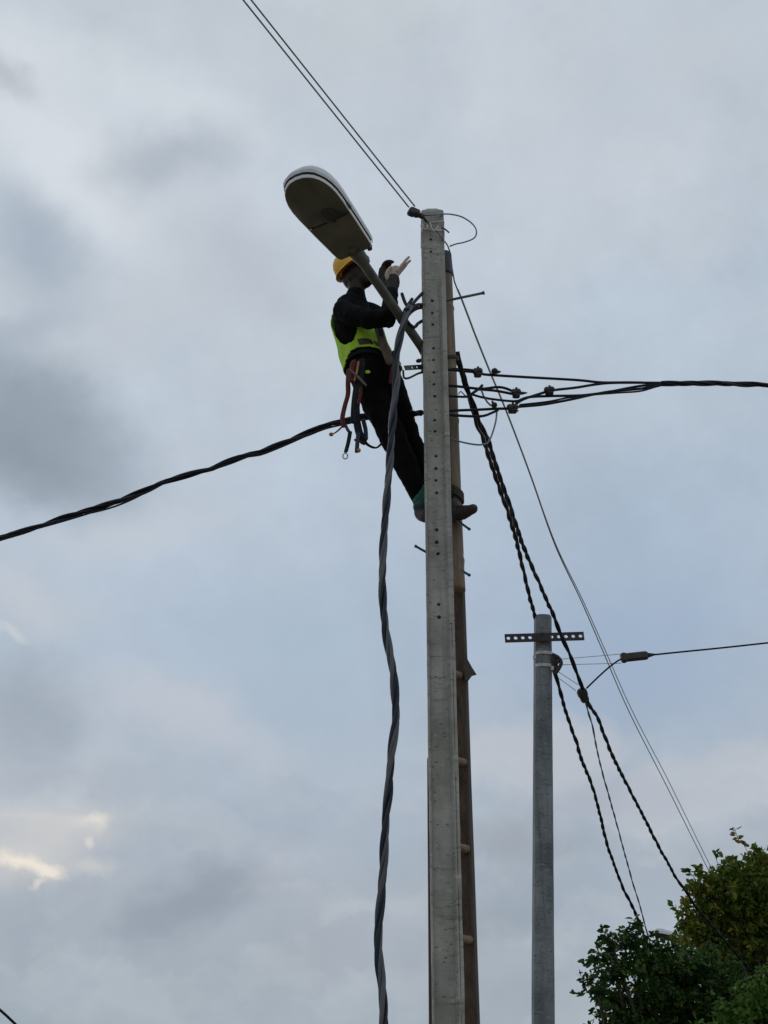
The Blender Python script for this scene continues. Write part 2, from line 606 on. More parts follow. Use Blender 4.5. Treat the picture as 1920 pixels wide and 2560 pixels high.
def strand(P, R0, r, pitch, k, cores, n=7, phase=0.0, wob=0.0):
    """one core of a twisted bundle along P"""
    fr = frames(P)
    s = 0.0
    out = []
    for i, (p, (t, a, b)) in enumerate(zip(P, fr)):
        if i:
            s += (P[i] - P[i - 1]).length
        ph = phase + 2 * math.pi * (k / cores + s / pitch) + wob * math.sin(s * 5.1 + k)
        R1 = R0 * (1 + 0.35 * wob * math.sin(s * 3.3 + 2 * k))
        out.append(p + a * (R1 * math.cos(ph)) + b * (R1 * math.sin(ph)))
    return tube(out, r, n)


def box(c, sx, sy, sz, X=Vector((1, 0, 0)), Y=Vector((0, 1, 0)), Z=Vector((0, 0, 1)), bev=0.0):
    """box with chamfered long edges"""
    c = Vector(c)
    hx, hy, hz = sx / 2, sy / 2, sz / 2
    if bev <= 0:
        V = [c + X * (hx * i) + Y * (hy * j) + Z * (hz * k) for k in (-1, 1) for (i, j) in ((-1, -1), (1, -1), (1, 1), (-1, 1))]
        return V, [(3, 2, 1, 0), (4, 5, 6, 7)] + [(i, (i + 1) % 4, (i + 1) % 4 + 4, i + 4) for i in range(4)]
    prof = []
    for (i, j) in ((-1, -1), (1, -1), (1, 1), (-1, 1)):
        p1 = (i * hx, j * (hy - bev))
        p2 = (i * (hx - bev), j * hy)
        prof += [p1, p2] if i * j > 0 else [p2, p1]
    V, n = [], len(prof)
    for z, sh in ((-hz, bev), (-hz + bev, 0), (hz - bev, 0), (hz, bev)):
        for (x, y) in prof:
            V.append(c + X * (x * (1 - sh / hx)) + Y * (y * (1 - sh / hy)) + Z * z)
    Fc = [tuple(range(n))[::-1], tuple(3 * n + i for i in range(n))]
    for q in range(3):
        for i in range(n):
            Fc.append((q * n + i, q * n + (i + 1) % n, (q + 1) * n + (i + 1) % n, (q + 1) * n + i))
    return V, Fc


def lathe(prof, c, ax, n=16, ref=None, sx=1.0, sy=1.0):
    """profile [(radius, height)] turned round the axis ax"""
    ax = Vector(ax).normalized()
    u = (ref - ax * ref.dot(ax)).normalized() if ref is not None else ax.orthogonal().normalized()
    v = ax.cross(u)
    V, Fc = [], []
    for (r, h) in prof:
        for k in range(n):
            a = 2 * math.pi * k / n
            V.append(Vector(c) + ax * h + u * (r * math.cos(a) * sx) + v * (r * math.sin(a) * sy))
    for i in range(len(prof) - 1):
        for k in range(n):
            Fc.append((i * n + k, i * n + (k + 1) % n, (i + 1) * n + (k + 1) % n, (i + 1) * n + k))
    Fc.append(tuple(range(n))[::-1])
    Fc.append(tuple((len(prof) - 1) * n + k for k in range(n)))
    return V, Fc


def ball(c, rx, ry=None, rz=None, X=Vector((1, 0, 0)), Y=Vector((0, 1, 0)), Z=Vector((0, 0, 1)), n=12, m=8):
    ry = ry or rx
    rz = rz or rx
    V, Fc = [], []
    for i in range(1, m):
        th = math.pi * i / m
        for k in range(n):
            a = 2 * math.pi * k / n
            V.append(Vector(c) + X * (rx * math.sin(th) * math.cos(a)) + Y * (ry * math.sin(th) * math.sin(a)) + Z * (rz * math.cos(th)))
    for i in range(m - 2):
        for k in range(n):
            Fc.append((i * n + k, i * n + (k + 1) % n, (i + 1) * n + (k + 1) % n, (i + 1) * n + k))
    Fc.append(tuple(range(n)))
    Fc.append(tuple((m - 2) * n + k for k in range(n))[::-1])
    return V, Fc


def holed_strip(p0, p1, up, h, thick, cells, flange=0.0, nseg=16, rad=0.27):
    """flat steel bar from p0 to p1 with a round hole in every cell marked True; up = its height direction"""
    p0, p1 = Vector(p0), Vector(p1)
    d = p1 - p0
    L = d.length
    X = d.normalized()
    Z = (up - X * up.dot(X)).normalized()
    Yv = X.cross(Z).normalized()
    V, Fc = [], []
    cw = L / len(cells)
    for ci, hole in enumerate(cells):
        cx = (ci + 0.5) * cw
        if not hole:
            v, f = box(p0 + X * cx, cw, thick, h, X, Yv, Z)
            k = len(V)
            V += v
            Fc += [tuple(i + k for i in q) for q in f]
            continue
        k = len(V)
        rr = rad * min(cw, h) * 1.1
        for sgn in (-1, 1):
            for j in range(nseg):
                a = 2 * math.pi * j / nseg
                ca, sa = math.cos(a), math.sin(a)
                mx = max(abs(ca), abs(sa))
                V.append(p0 + X * (cx + ca / mx * cw / 2) + Z * (sa / mx * h / 2) + Yv * (sgn * thick / 2))
                V.append(p0 + X * (cx + ca * rr) + Z * (sa * rr) + Yv * (sgn * thick / 2))
        m = 2 * nseg
        for j in range(nseg):
            a, b = 2 * j, 2 * ((j + 1) % nseg)
            Fc.append((k + a, k + b, k + b + 1, k + a + 1))
            Fc.append((k + m + a + 1, k + m + b + 1, k + m + b, k + m + a))
            Fc.append((k + a + 1, k + b + 1, k + m + b + 1, k + m + a + 1))
            Fc.append((k + b, k + a, k + m + a, k + m + b))
    if flange:
        v, f = box(p0 + X * (L / 2) + Z * (h / 2 - thick / 2) - Yv * (flange / 2), L, flange, thick * 0.98, X, Yv, Z)
        k = len(V)
        V += v
        Fc += [tuple(i + k for i in q) for q in f]
    return V, Fc


def wpath(pts, step=0.03):
    """pixel path [(px, py, Y)] to a smooth path in the world"""
    return spline([at(*p) for p in pts], step)


# ------------------------------------------------------------------ ground
gv = [(-900, -900, 0), (900, -900, 0), (900, 1500, 0), (-900, 1500, 0)]
g = mesh('ground', (gv, [(0, 1, 2, 3)]), 'earth', smooth=False, origin=Vector((0, 0, 0)))
tag(g, kind='structure')

# ------------------------------------------------------------------ main concrete pole
PY = 6.8                                       # distance of its front face
top_c = at(1080, 527, PY + 0.1)
bot_c = at(1121, 2560, PY + 0.1)
slope = (top_c.x - bot_c.x) / (top_c.z - bot_c.z)
ZT = top_c.z


def pole_centre(z):
    return Vector((top_c.x + slope * (z - ZT), PY + 0.1, z))


pole = thing('concrete_pole', pole_centre(0.0), 'tall grey concrete utility pole with a column of bolt holes, the worker leaning behind it', 'utility pole')
TW = R(-1.0)
PXV = Vector((math.cos(TW), math.sin(TW), 0))
PYV = Vector((-math.sin(TW), math.cos(TW), 0))


def width_at(z):
    return 0.1515 + (0.147 - 0.1515) * (z - 3.0) / (ZT - 3.0)


prof = [(-.5, -.495), (-.475, -.515), (-.435, -.515), (-.41, -.5), (-.05, -.5), (.20, -.5), (.32, -.515), (.375, -.515), (.383, -.515), (.405, -.515),
        (.413, -.515), (.475, -.515), (.5, -.495), (.5, .49), (.49, .5), (-.49, .5), (-.5, .49)]
z_tr = at(1080, 640, PY).z                      # the trough in the face starts here
zs = list(np.arange(-0.3, ZT - 0.085, 0.045)) + [ZT - 0.085, ZT - 0.072, ZT - 0.058, ZT - 0.044, ZT - 0.028, ZT - 0.010, ZT]
rings = []
Vp, Fp = [], []
for i, z in enumerate(zs):
    c = pole_centre(z)
    w = width_at(z)
    dpt = w * 1.15
    sc = 1.0
    if z > ZT - 0.086:
        sc = {0: 1.0, 1: 0.95, 2: 0.83, 3: 0.68, 4: 0.54, 5: 0.38, 6: 0.16}[i - (len(zs) - 7)]
    tr = min(1.0, max(0.0, (z_tr - z) / 0.3))
    for j, (x, y) in enumerate(prof):
        X, Yy = x * w, y * dpt
        if j in (3, 4, 5):
            Yy += 0.028 * tr
        if j in (8, 9):
            Yy += 0.006 if z < 5.0 and (z * 1.7) % 1.0 > 0.22 else 0.0
        jit = 0.0016 * noise.noise(Vector((z * 9, j * 3.1, 0.5))) + 0.001 * noise.noise(Vector((z * 31, j * 5.1, 2.5)))
        X += jit
        if j in (4, 5):
            Yy += jit * 0.8
        Vp.append(c + PXV * (X * sc) + PYV * (Yy * sc))
n = len(prof)
for i in range(len(zs) - 1):
    for k in range(n):
        Fp.append((i * n + k, i * n + (k + 1) % n, (i + 1) * n + (k + 1) % n, (i + 1) * n + k))
Fp.append(tuple(range(n))[::-1])
Fp.append(tuple((len(zs) - 1) * n + k for k in range(n)))
shaft = mesh('shaft', (Vp, Fp), 'concrete', pole, smooth=True, angle=22)
cut = []
for (hx, hy) in [(1077, 594), (1077, 625), (1081, 741), (1081, 771), (1082, 800), (1084, 860), (1084, 889), (1085, 920), (1085, 950), (1087, 980),
                 (1087, 1040), (1088, 1068), (1090, 1130), (1090, 1161), (1090, 1191), (1092, 1222), (1092, 1315), (1092, 1346), (1095, 1375),
                 (1097, 1502), (1098, 1534)]:
    p = at(hx, hy, PY)
    cut.append(tube([p - PYV * 0.06, p + PYV * 0.125], 0.0105 + random.uniform(-.001, .0012), 12))
cutter = mesh('cutter', join(cut), 'concrete', None)
bake(shaft, ('BOOLEAN', dict(operation='DIFFERENCE', object=cutter, solver='EXACT')))
shaft.data.set_sharp_from_angle(angle=R(25))
cm = cutter.data
bpy.data.objects.remove(cutter)
bpy.data.meshes.remove(cm)


def collar(z, h, grow, name, m, parent, skew=0.0):
    V, Fc = [], []
    for zz in (z - h / 2, z + h / 2):
        for rr in (1.0, 1.0):
            pass
    w = width_at(z) + grow
    d = width_at(z) * 1.12 + grow + 0.008
    pr = [(-w / 2 + .008, -d / 2), (w / 2 - .008, -d / 2), (w / 2, -d / 2 + .008), (w / 2, d / 2), (-w / 2, d / 2), (-w / 2, -d / 2 + .008)]
    for zz in (z - h / 2, z + h / 2):
        c = pole_centre(zz)
        for (x, y) in pr:
            V.append(c + PXV * x + PYV * y + Vector((0, 0, skew * x)))
    k = len(pr)
    for i in range(k):
        Fc.append((i, (i + 1) % k, (i + 1) % k + k, i + k))
    Fc.append(tuple(range(k))[::-1])
    Fc.append(tuple(k + i for i in range(k)))
    return mesh(name, (V, Fc), m, parent, smooth=False)


collar(at(1080, 571, PY).z, 0.016, 0.006, 'steel_band', 'band', pole, -0.10)
collar(at(1080, 552, PY).z, 0.010, 0.005, 'steel_band', 'band', pole, 0.12)
mesh('wire_knot', [tube(wpath([(1062, 548, 6.77), (1070, 566, 6.765), (1062, 574, 6.77), (1053, 566, 6.77), (1060, 552, 6.765)], .01), .006, 6),
                   tube(wpath([(1058, 560, 6.76), (1054, 582, 6.77)], .01), .006, 6),
                   tube(wpath([(1074, 556, 6.76), (1084, 578, 6.765), (1096, 566, 6.77)], .01), .006, 6)], 'band', pole)
mesh('band_tail', tube(wpath([(1105, 569, 6.80), (1114, 574, 6.79), (1122, 581, 6.78)], .01), [.005] * 3 if False else .006, 6), 'blue_steel', pole)
# step bolts through the pole
for (a, b, m_) in [((1063, 1379), (1040, 1366), 'blue_steel'), ((1154, 1309), (1172, 1322), 'blue_steel'), ((1160, 1430), (1172, 1437), 'blue_steel')]:
    Yb = 6.92 if a[0] < 1100 else 7.06
    p, q = at(*a, Yb), at(*b, Yb - 0.03)
    mesh('step_bolt', [tube([p + (p - q) * 0.6, q], 0.0072, 8), tube([q, q + (q - p).normalized() * 0.008], 0.0092, 8)], m_, pole)
# bracket arms on the left side, behind the worker
p0, p1 = at(1060, 917, 6.93), at(1012, 920, 6.80)
mesh('bracket', [holed_strip(p0, p1, Vector((0, 0, 1)), 0.030, 0.006, [False, True, True, False]), box(p0, .03, .03, .05)], 'steel', pole, smooth=False)
mesh('bracket_hook', tube(wpath([(1060, 930, 6.92), (1045, 934, 6.88), (1022, 945, 6.83), (1010, 944, 6.81), (1008, 926, 6.8)], .012), .007, 6), 'rust', pole)
mesh('insulator', lathe([(.004, -.03), (.010, -.026), (.014, -.012), (.010, -.004), (.015, .006), (.011, .02), (.005, .026)], at(1052, 901, 6.9), Vector((1, -.2, .1)), 12), 'clamp_brown', pole)

# ------------------------------------------------------------------ ladder of wood and bamboo behind the pole
edge = [(1137, 1300), (1157, 1366), (1164, 1533), (1167, 1635), (1172, 1706), (1178, 1905), (1183, 2097), (1185, 2128), (1196, 2444), (1199, 2557)]
LY = 7.24
lt, lb = at(1160, 1430, LY), at(1199, 2557, LY)
ldir = (lt - lb).normalized()
lbase = lb - ldir * (lb.z / ldir.z)
ladder = thing('wooden_ladder', lbase, 'weathered wooden ladder extended by a bamboo pole, standing close behind the holed concrete pole', 'ladder')


def lad(z):
    return lbase + ldir * (z / ldir.z)


FD = Vector((-0.82, 0.57, 0))                    # depth direction of the rail plank
ND = Vector((-0.57, -0.82, 0))                   # towards the other rail
z_end = at(1155, 1440, LY).z
zz = list(np.arange(0.0, z_end, 0.25)) + [z_end]


def plank(off_n, off_d, thick, deep):
    V, Fc = [], []
    for i, z in enumerate(zz):
        c = lad(z) + ND * off_n + FD * off_d
        j = 0.004 * noise.noise(Vector((z * 1.3, off_n * 30, 1.0)))
        for (a, b) in ((0, 0), (thick, 0), (thick, deep), (0, deep)):
            V.append(c + ND * (a + j) + FD * b)
    for i in range(len(zz) - 1):
        for k in range(4):
            Fc.append((i * 4 + k, i * 4 + (k + 1) % 4, i * 4 + 4 + (k + 1) % 4, i * 4 + 4 + k))
    Fc += [(3, 2, 1, 0), tuple(len(V) - 4 + k for k in range(4))]
    return V, Fc


mesh('rail', plank(0, 0.016, 0.020, 0.105), 'wood_dark', ladder, smooth=False)
mesh('rail_edge', plank(-0.004, 0.0, 0.028, 0.0155), 'wood_edge', ladder, smooth=False)
# the other rail, its outer edge just showing left of the pole, in two overlapping lengths
L0, L1, L2 = at(1081, 2557, 7.10), at(1076, 1898, 7.10), at(1073, 1450, 7.10)
ld0 = (L1 - L0).normalized()
Lb = L0 - ld0 * (L0.z / ld0.z)
for (q0, q1, wd_) in ((Lb, L1, .034), (L0.lerp(L1, .9) + Vector((.004, .03, 0)), L2, .030)):
    ax_ = (q1 - q0).normalized()
    xx_ = Vector((0, 1, 0)).cross(ax_).normalized()
    mesh('rail', box((q0 + q1) / 2, wd_, .06, (q1 - q0).length, xx_, ax_.cross(xx_), ax_, bev=.003), 'wood_edge', ladder, smooth=False)
zr = [at(1160, y, LY).z for y in (1692, 1908, 2124, 2352)]
step = (zr[0] - zr[3]) / 3
rung_z = zr + [zr[3] - step * k for k in range(1, 8) if zr[3] - step * k > 0.2]
for z in rung_z:
    c = lad(z) + FD * 0.022 + ND * 0.021
    far_end = Lb + ld0 * (z / ld0.z) + Vector((0.018, 0, 0))
    mesh('rung', tube([c, c.lerp(far_end, .2), c.lerp(far_end, .6), far_end], [.024, .022, .021, .021], 8, flat=0.9), 'wood', ladder)
# bamboo pole lashed on top
bam_px = [(1113, 640), (1118, 760), (1124, 900), (1128, 1000), (1131, 1100), (1135, 1222), (1138, 1310), (1141, 1390), (1143, 1440), (1145, 1478)]
bp = [at(x, y, 7.16 + 0.02 * (i / 9)) for i, (x, y) in enumerate(bam_px)]
bpath = spline(bp, 0.02)
nodes_z = [at(1124, y, 7.16).z for y in (770, 908, 1050, 1240, 1400)]
br = []
for p in bpath:
    k = 0.040 + 0.006 * (7.9 - p.z) / 4
    for z in nodes_z:
        k += 0.006 * math.exp(-((p.z - z) / 0.014) ** 2) - 0.0025 * math.exp(-((p.z - z - 0.03) / 0.012) ** 2)
    br.append(k)
mesh('bamboo_pole', tube(bpath, br, 14), 'bamboo', ladder)
mesh('rubber_wrap', tube(spline([at(1112, 636, 7.16), at(1115, 690, 7.16)], .02), .0445, 14), 'clamp', ladder)
for (x, y, rot) in ((1126, 905, .012), (1137, 1236, -0.03)):
    c = at(x, y, 7.165)
    ring = [c + Vector((math.cos(a) * .049, math.sin(a) * .049, rot * math.cos(a))) for a in np.linspace(0, 2 * math.pi, 20)]
    mesh('lashing', [tube([p + Vector((0, 0, dz)) for p in ring], .007, 6) for dz in ((0, .013) if y < 1000 else (-.026, -.013, 0, .013, .026))], 'wood_edge', ladder)
w0 = [(1163, 1634), (1170, 1650), (1180, 1668), (1192, 1687), (1180, 1690), (1171, 1702), (1162, 1700), (1160, 1660)]
V = [at(x, y, 7.20) for x, y in w0] + [at(x - 2, y, 7.25) for x, y in w0]
k = len(w0)
mesh('splinter', (V, [tuple(range(k)), tuple(range(k, 2 * k))[::-1]] + [(i, (i + 1) % k, (i + 1) % k + k, i + k) for i in range(k)]), 'wood_edge', ladder, smooth=False)

# short steel bar sticking out behind the pole
a, b = at(1115, 752, 7.02), at(1210, 732, 6.98)
o = mesh('steel_bar', [tube([a, b], .0085, 8), tube([b - (b - a).normalized() * .01, b + (b - a).normalized() * .004], .012, 8), tube([a, a - (b - a).normalized() * .04], .012, 8)], 'steel')
tag(o, 'thin grey steel bar sticking out to the right near the top of the bamboo pole', 'bar')

# ------------------------------------------------------------------ street lamp on its arm
A, B = at(890, 631, 6.2), at(739, 446, 5.64)
arm_start = at(1068, 895, 6.91)
lamp = thing('street_lamp', arm_start, 'large street lamp head on a sloping olive arm in front of the worker', 'street lamp')
pth = [arm_start, at(1054, 868, 6.87)] + [at(1054, 868, 6.87).lerp(A, t) for t in (0.5, 1.0)]
u = (B - A).normalized()
pth[-1] = A
arm_path = spline(pth, 0.05) + [A + u * 0.06]
mesh('arm', tube(arm_path, 0.0285, 14), 'arm_paint', lamp)
mesh('arm_flange', [box(at(1055, 898, 6.89), .012, .10, .15, bev=.003)], 'steel', lamp, smooth=False)
L = (B - A).length
v = u.cross(Vector((0, 0, 1))).normalized()
w = v.cross(u).normalized()
roll = R(-3)
v, w = v * math.cos(roll) + w * math.sin(roll), w * math.cos(roll) - v * math.sin(roll)
ss = [0, .03, .10, .2, .3, .4, .5, .6, .7, .78, .85, .90, .94, .97, .99, 1.0]
hw_ = [.098, .111, .117, .122, .128, .133, .137, .142, .143, .138, .126, .111, .092, .068, .042, .0]
ht_ = [.070, .076, .084, .092, .10, .108, .116, .124, .130, .132, .130, .124, .114, .098, .080, .05]


def hw(s):
    return float(np.interp(s, ss, hw_))


def LP(s, y, z):
    return A + u * (s * L) + v * y + w * z


def head_band(z0, z1, g0, g1):
    """wall that follows the outline between two heights"""
    left = [(s, hw(s)) for s in ss[:-1]]
    loop = left + [(1.0, 0)] + [(s, -y) for s, y in reversed(left)]
    V, Fc = [], []
    for (s, y) in loop:
        g_ = g0
        V.append(LP(s + (g0 / L if s > .9 else (-g0 / L if s == 0 else 0)), y * (1 + g0 / .14), z0))
        V.append(LP(s + (g1 / L if s > .9 else (-g1 / L if s == 0 else 0)), y * (1 + g1 / .14), z1))
    k = len(loop)
    for i in range(k):
        j = (i + 1) % k
        Fc.append((2 * i, 2 * j, 2 * j + 1, 2 * i + 1))
    return V, Fc


def shell(z0, gy):
    V, Fc = [], []
    m = 14
    for s, h in zip(ss, ht_):
        y = max(hw(s), 0.002)
        for k in range(m + 1):
            a = math.pi * k / m
            cs, sn = math.cos(a), math.sin(a)
            V.append(LP(s, y * math.copysign(abs(cs) ** 0.75, cs) * (1 + gy / .14), z0 + (h - z0) * abs(sn) ** 0.7))
    for i in range(len(ss) - 1):
        for k in range(m):
            Fc.append((i * (m + 1) + k, i * (m + 1) + k + 1, (i + 1) * (m + 1) + k + 1, (i + 1) * (m + 1) + k))
    Fc.append(tuple(range(m + 1)))
    return V, Fc


hs = mesh('housing', [shell(0.042, .012), head_band(0.025, 0.042, .006, .012)], 'housing', lamp, angle=50)
mesh('gasket', head_band(0.006, 0.027, -.004, -.001), 'gasket', lamp)
mesh('rim', [head_band(-0.012, 0.008, .001, .003), head_band(-0.012, -0.0121, .001, -.003)], 'rim', lamp, angle=40)
# underside: bowl in front, flat cover behind
s_split = 0.45


def under(s0, s1, bulge, z):
    V, Fc = [], []
    N, m = 14, 12
    for i in range(N + 1):
        s = s0 + (s1 - s0) * i / N
        y = max(hw(min(s, .995)) * (1 - .002 / .14), 0.0005)
        e = math.sin(math.pi * min(1, max(0, i / N))) ** 0.6 if bulge else 0
        for k in range(m + 1):
            q = -1 + 2 * k / m
            V.append(LP(s, y * q, z - bulge * e * (1 - abs(q) ** 3)))
    for i in range(N):
        for k in range(m):
            Fc.append((i * (m + 1) + k, i * (m + 1) + k + 1, (i + 1) * (m + 1) + k + 1, (i + 1) * (m + 1) + k))
    return V, Fc


mesh('glass_cover', under(s_split + .004, .992, .034, -.0118), 'glass_cover', lamp)
mesh('rear_cover', under(0.0, s_split, .006, -.0118), 'rear_cover', lamp)
mesh('cover_seam', tube([LP(s_split - .002 - .004 * (1 - (k / 4 - 1) ** 2), hw(s_split) * .93 * (k / 4 - 1), -.016) for k in range(9)], .003, 6), 'rear_cover', lamp)
mesh('lamp_bulb', [ball(LP(.55, -.035, -.042), .060, .042, .008, u, v, w)], 'lamp_dark', lamp)
mesh('latch', [box(LP(.985, .0, .030), .02, .05, .03, u, v, w, bev=.003)], 'gasket', lamp, smooth=False)
mesh('latch', [box(LP(.50, -hw(.5) * 1.04, .014), .05, .012, .022, u, v, w, bev=.003)], 'gasket', lamp, smooth=False)
mesh('spigot', [tube([A - u * 0.10, A - u * .04, A + u * 0.02], [.036, .042, .046], 12), box(A - u * .045 + w * -.03, .05, .03, .03, u, v, w, bev=.004)], 'arm_paint', lamp, angle=40)
mesh('hinge', [box(LP(-.01, -hw(0) * .9, .0), .02, .025, .04, u, v, w, bev=.003)], 'rust', lamp, smooth=False)

# ------------------------------------------------------------------ the worker
PYM = 7.0
MP = mpp(900, 850, PYM)
fdir = Vector((0.75, -0.66, 0)).normalized()
ldir_ = Vector((-0.66, -0.75, 0)).normalized()    # towards his right hand side
man = thing('person', at(1060, 1300, 7.06), 'worker in a yellow helmet and fluorescent vest behind the tall pole, gloved hands raised', 'person')

spine = [(890, 745, 6.98, .050, .045), (887, 762, 6.98, .125, .075), (888, 790, 6.99, .165, .105), (893, 820, 7.0, .168, .112), (903, 855, 7.02, .160, .118),
         (918, 895, 7.04, .158, .125), (932, 930, 7.06, .165, .130), (941, 960, 7.07, .165, .130), (946, 985, 7.08, .14, .11)]


def torso(grow, i0=0, i1=None, n_=24):
    secs = spine[i0:i1]
    V, Fc = [], []
    for (x, y, Y, a, b) in secs:
        c = at(x, y, Y)
        for k in range(n_):
            t = 2 * math.pi * k / n_
            V.append(c + ldir_ * ((a + grow) * math.cos(t)) + fdir * ((b + grow) * math.sin(t)))
    for i in range(len(secs) - 1):
        for k in range(n_):
            Fc.append((i * n_ + k, i * n_ + (k + 1) % n_, (i + 1) * n_ + (k + 1) % n_, (i + 1) * n_ + k))
    Fc.append(tuple(range(n_))[::-1])
    Fc.append(tuple((len(secs) - 1) * n_ + k for k in range(n_)))
    return V, Fc


def limb(pts, grow=0.0, n_=14):
    """[(px, py, Y, radius in px)]"""
    P = [at(x, y, Y) for x, y, Y, r in pts]
    return tube(P, [r * MP + grow for *_, r in pts], n_, dome=True)


arm_near = [(856, 776, 6.86, 25), (884, 790, 6.80, 25), (920, 797, 6.74, 23), (958, 796, 6.71, 21), (970, 782, 6.71, 20), (976, 755, 6.74, 17), (979, 732, 6.77, 13), (980, 715, 6.79, 12)]
arm_far = [(918, 775, 7.12, 23), (945, 790, 7.08, 22), (972, 800, 7.0, 20), (976, 775, 6.95, 18), (970, 740, 6.93, 15), (962, 712, 6.91, 12)]
leg_a = [(918, 955, 7.03, 40), (938, 1005, 7.05, 35), (966, 1058, 7.06, 32), (992, 1112, 7.07, 31), (1018, 1172, 7.08, 29), (1043, 1228, 7.09, 22), (1050, 1248, 7.09, 19)]
leg_b = [(970, 955, 7.12, 38), (990, 1010, 7.14, 34), (1006, 1050, 7.16, 30), (1024, 1100, 7.18, 29), (1050, 1150, 7.19, 27), (1090, 1205, 7.16, 22), (1120, 1250, 7.12, 18)]


def thin(l, k):
    return [(x, y, Y, r * k) for x, y, Y, r in l]


hx = Vector((0.64, -0.70, 0.26)).normalized()      # where he looks
hz = Vector((-0.42, -0.08, 0.9))
hz = (hz - hx * hz.dot(hx)).normalized()
hy = hz.cross(hx)
hc = at(892, 692, 6.94)


def HP(x, y, z):
    return hc + hx * x + hy * y + hz * z


body_parts = [torso(-.012), limb(thin(arm_near, .72)), limb(thin(arm_far, .72)), limb(thin(leg_a, .74)), limb(thin(leg_b, .74)),
              limb([(888, 765, 6.97, 24), (890, 735, 6.95, 22), (892, 712, 6.94, 22)]),
              ball(HP(-.012, 0, .012), .092, .074, .092, hx, hy, hz, 16, 12),
              ball(HP(.035, 0, -.045), .058, .056, .072, hx, hy, hz, 14, 10),
              ball(HP(.062, 0, -.095), .030, .030, .026, hx, hy, hz, 10, 8),
              tube([HP(.088, 0, .012), HP(.100, 0, -.008), HP(.106, 0, -.024)], [.009, .012, .016], 8, dome=True),
              ball(HP(.094, .012, -.028), .010, .010, .009, hx, hy, hz), ball(HP(.094, -.012, -.028), .010, .010, .009, hx, hy, hz),
              ball(HP(.080, 0, .020), .016, .050, .012, hx, hy, hz),
              ball(HP(.088, 0, -.055), .014, .026, .008, hx, hy, hz), ball(HP(.086, 0, -.068), .014, .024, .009, hx, hy, hz),
              ball(HP(-.01, .078, -.012), .020, .009, .033, hx, hy, hz), ball(HP(-.01, -.078, -.012), .020, .009, .033, hx, hy, hz),
              # feet inside the boots
              tube([at(1048, 1255, 7.09), at(1052, 1278, 7.08), at(1068, 1290, 7.0)], [.036, .036, .028], 10, dome=True),
              tube([at(1124, 1256, 7.12), at(1140, 1276, 7.12), at(1180, 1274, 7.08)], [.034, .034, .028], 10, dome=True)]
body = mesh('body', join(body_parts), 'skin', man)
fuse(body, 0.0075, 0.0, smooth=2)
for sy in (1, -1):
    mesh('eye', ball(HP(.082, .032 * sy, .0), .012, .012, .010, hx, hy, hz), 'eye', man)
# clothes
shirt = mesh('shirt', join([torso(.006), limb(arm_near[:-1], .004), limb(arm_far[:-1], .004),
                            limb([(887, 770, 6.97, 30), (889, 750, 6.96, 26), (890, 738, 6.95, 25)], 0)]), 'shirt', man)
fuse(shirt, 0.010, 0.022, 0.07, 3)
trousers = mesh('trousers', join([torso(.013, 5), limb(leg_a, .002), limb(leg_b, .002)]), 'trousers', man)
fuse(trousers, 0.011, 0.024, 0.085, 3)


# vest: an open shell round the torso
def vest_shell(h0, h1, grow, keep, name, m_, n_=180, rows=80, thick=.005, parent=None):
    secs = [(x, y, Y, a, b) for (x, y, Y, a, b) in reversed(spine[1:7])]
    ts = np.linspace(0, 1, len(secs))
    arr = np.array([[*at(x, y, Y), a, b] for (x, y, Y, a, b) in secs])
    V, Fc = [], []
    for i in range(rows + 1):
        h = h0 + (h1 - h0) * i / rows
        q = [float(np.interp(h, ts, arr[:, j])) for j in range(5)]
        c = Vector(q[:3])
        for k in range(n_):
            t = 2 * math.pi * k / n_
            fold = 0.006 * math.sin(t * 7 + h * 9) * (1 - h) + 0.008 * noise.noise(Vector((math.cos(t) * 3, math.sin(t) * 3, h * 6)))
            flare = 0.030 * (1 - h) ** 1.5 * (0.6 + 0.4 * math.cos(t - 2.2))
            g_ = grow + fold + flare
            dz = 0.02 * (1 - h) * math.sin(t * 2 + .4)
            V.append(c + ldir_ * ((q[3] + g_) * math.cos(t)) + fdir * ((q[4] + g_) * math.sin(t)) + Vector((0, 0, dz)))
    for i in range(rows):
        for k in range(n_):
            h = h0 + (h1 - h0) * (i + .5) / rows
            t = math.degrees(2 * math.pi * (k + .5) / n_)
            t = t - 360 if t > 270 else t           # -90..270; 0 his right, 90 front
            if keep(h, t):
                Fc.append((i * n_ + k, i * n_ + (k + 1) % n_, (i + 1) * n_ + (k + 1) % n_, (i + 1) * n_ + k))
    used = sorted({i for f in Fc for i in f})
    remap = {o_: j for j, o_ in enumerate(used)}
    o = mesh(name, ([V[i] for i in used], [tuple(remap[i] for i in f) for f in Fc]), m_, parent or man)
    bake(o, ('SOLIDIFY', dict(thickness=thick, offset=0.0)))
    return o


def keep_vest(h, t):
    front = abs(t - 92) < 13 + 26 * max(0, h - .35)
    ah = lambda c_, wdt: h > 0.17 + 0.66 * (abs(t - c_) / wdt) ** 1.9 and abs(t - c_) < wdt
    hem = 0.055 + 0.02 * math.sin(t * .05) if t > -8 else 0.055 * max(0, (t + 30) / 22)
    return h > hem and not front and not ah(6, 64) and not ah(178, 50) and not (h > .66 and 25 < t < 160)


vest = vest_shell(0.0, 1.0, .022, keep_vest, 'vest', 'vest')
vest_shell(0.105, 0.185, .0285, lambda h, t: keep_vest(h, t) and (26 < t < 150) and not 54 < t < 58, 'reflective_strip', 'strip', rows=12, parent=vest, thick=.003)

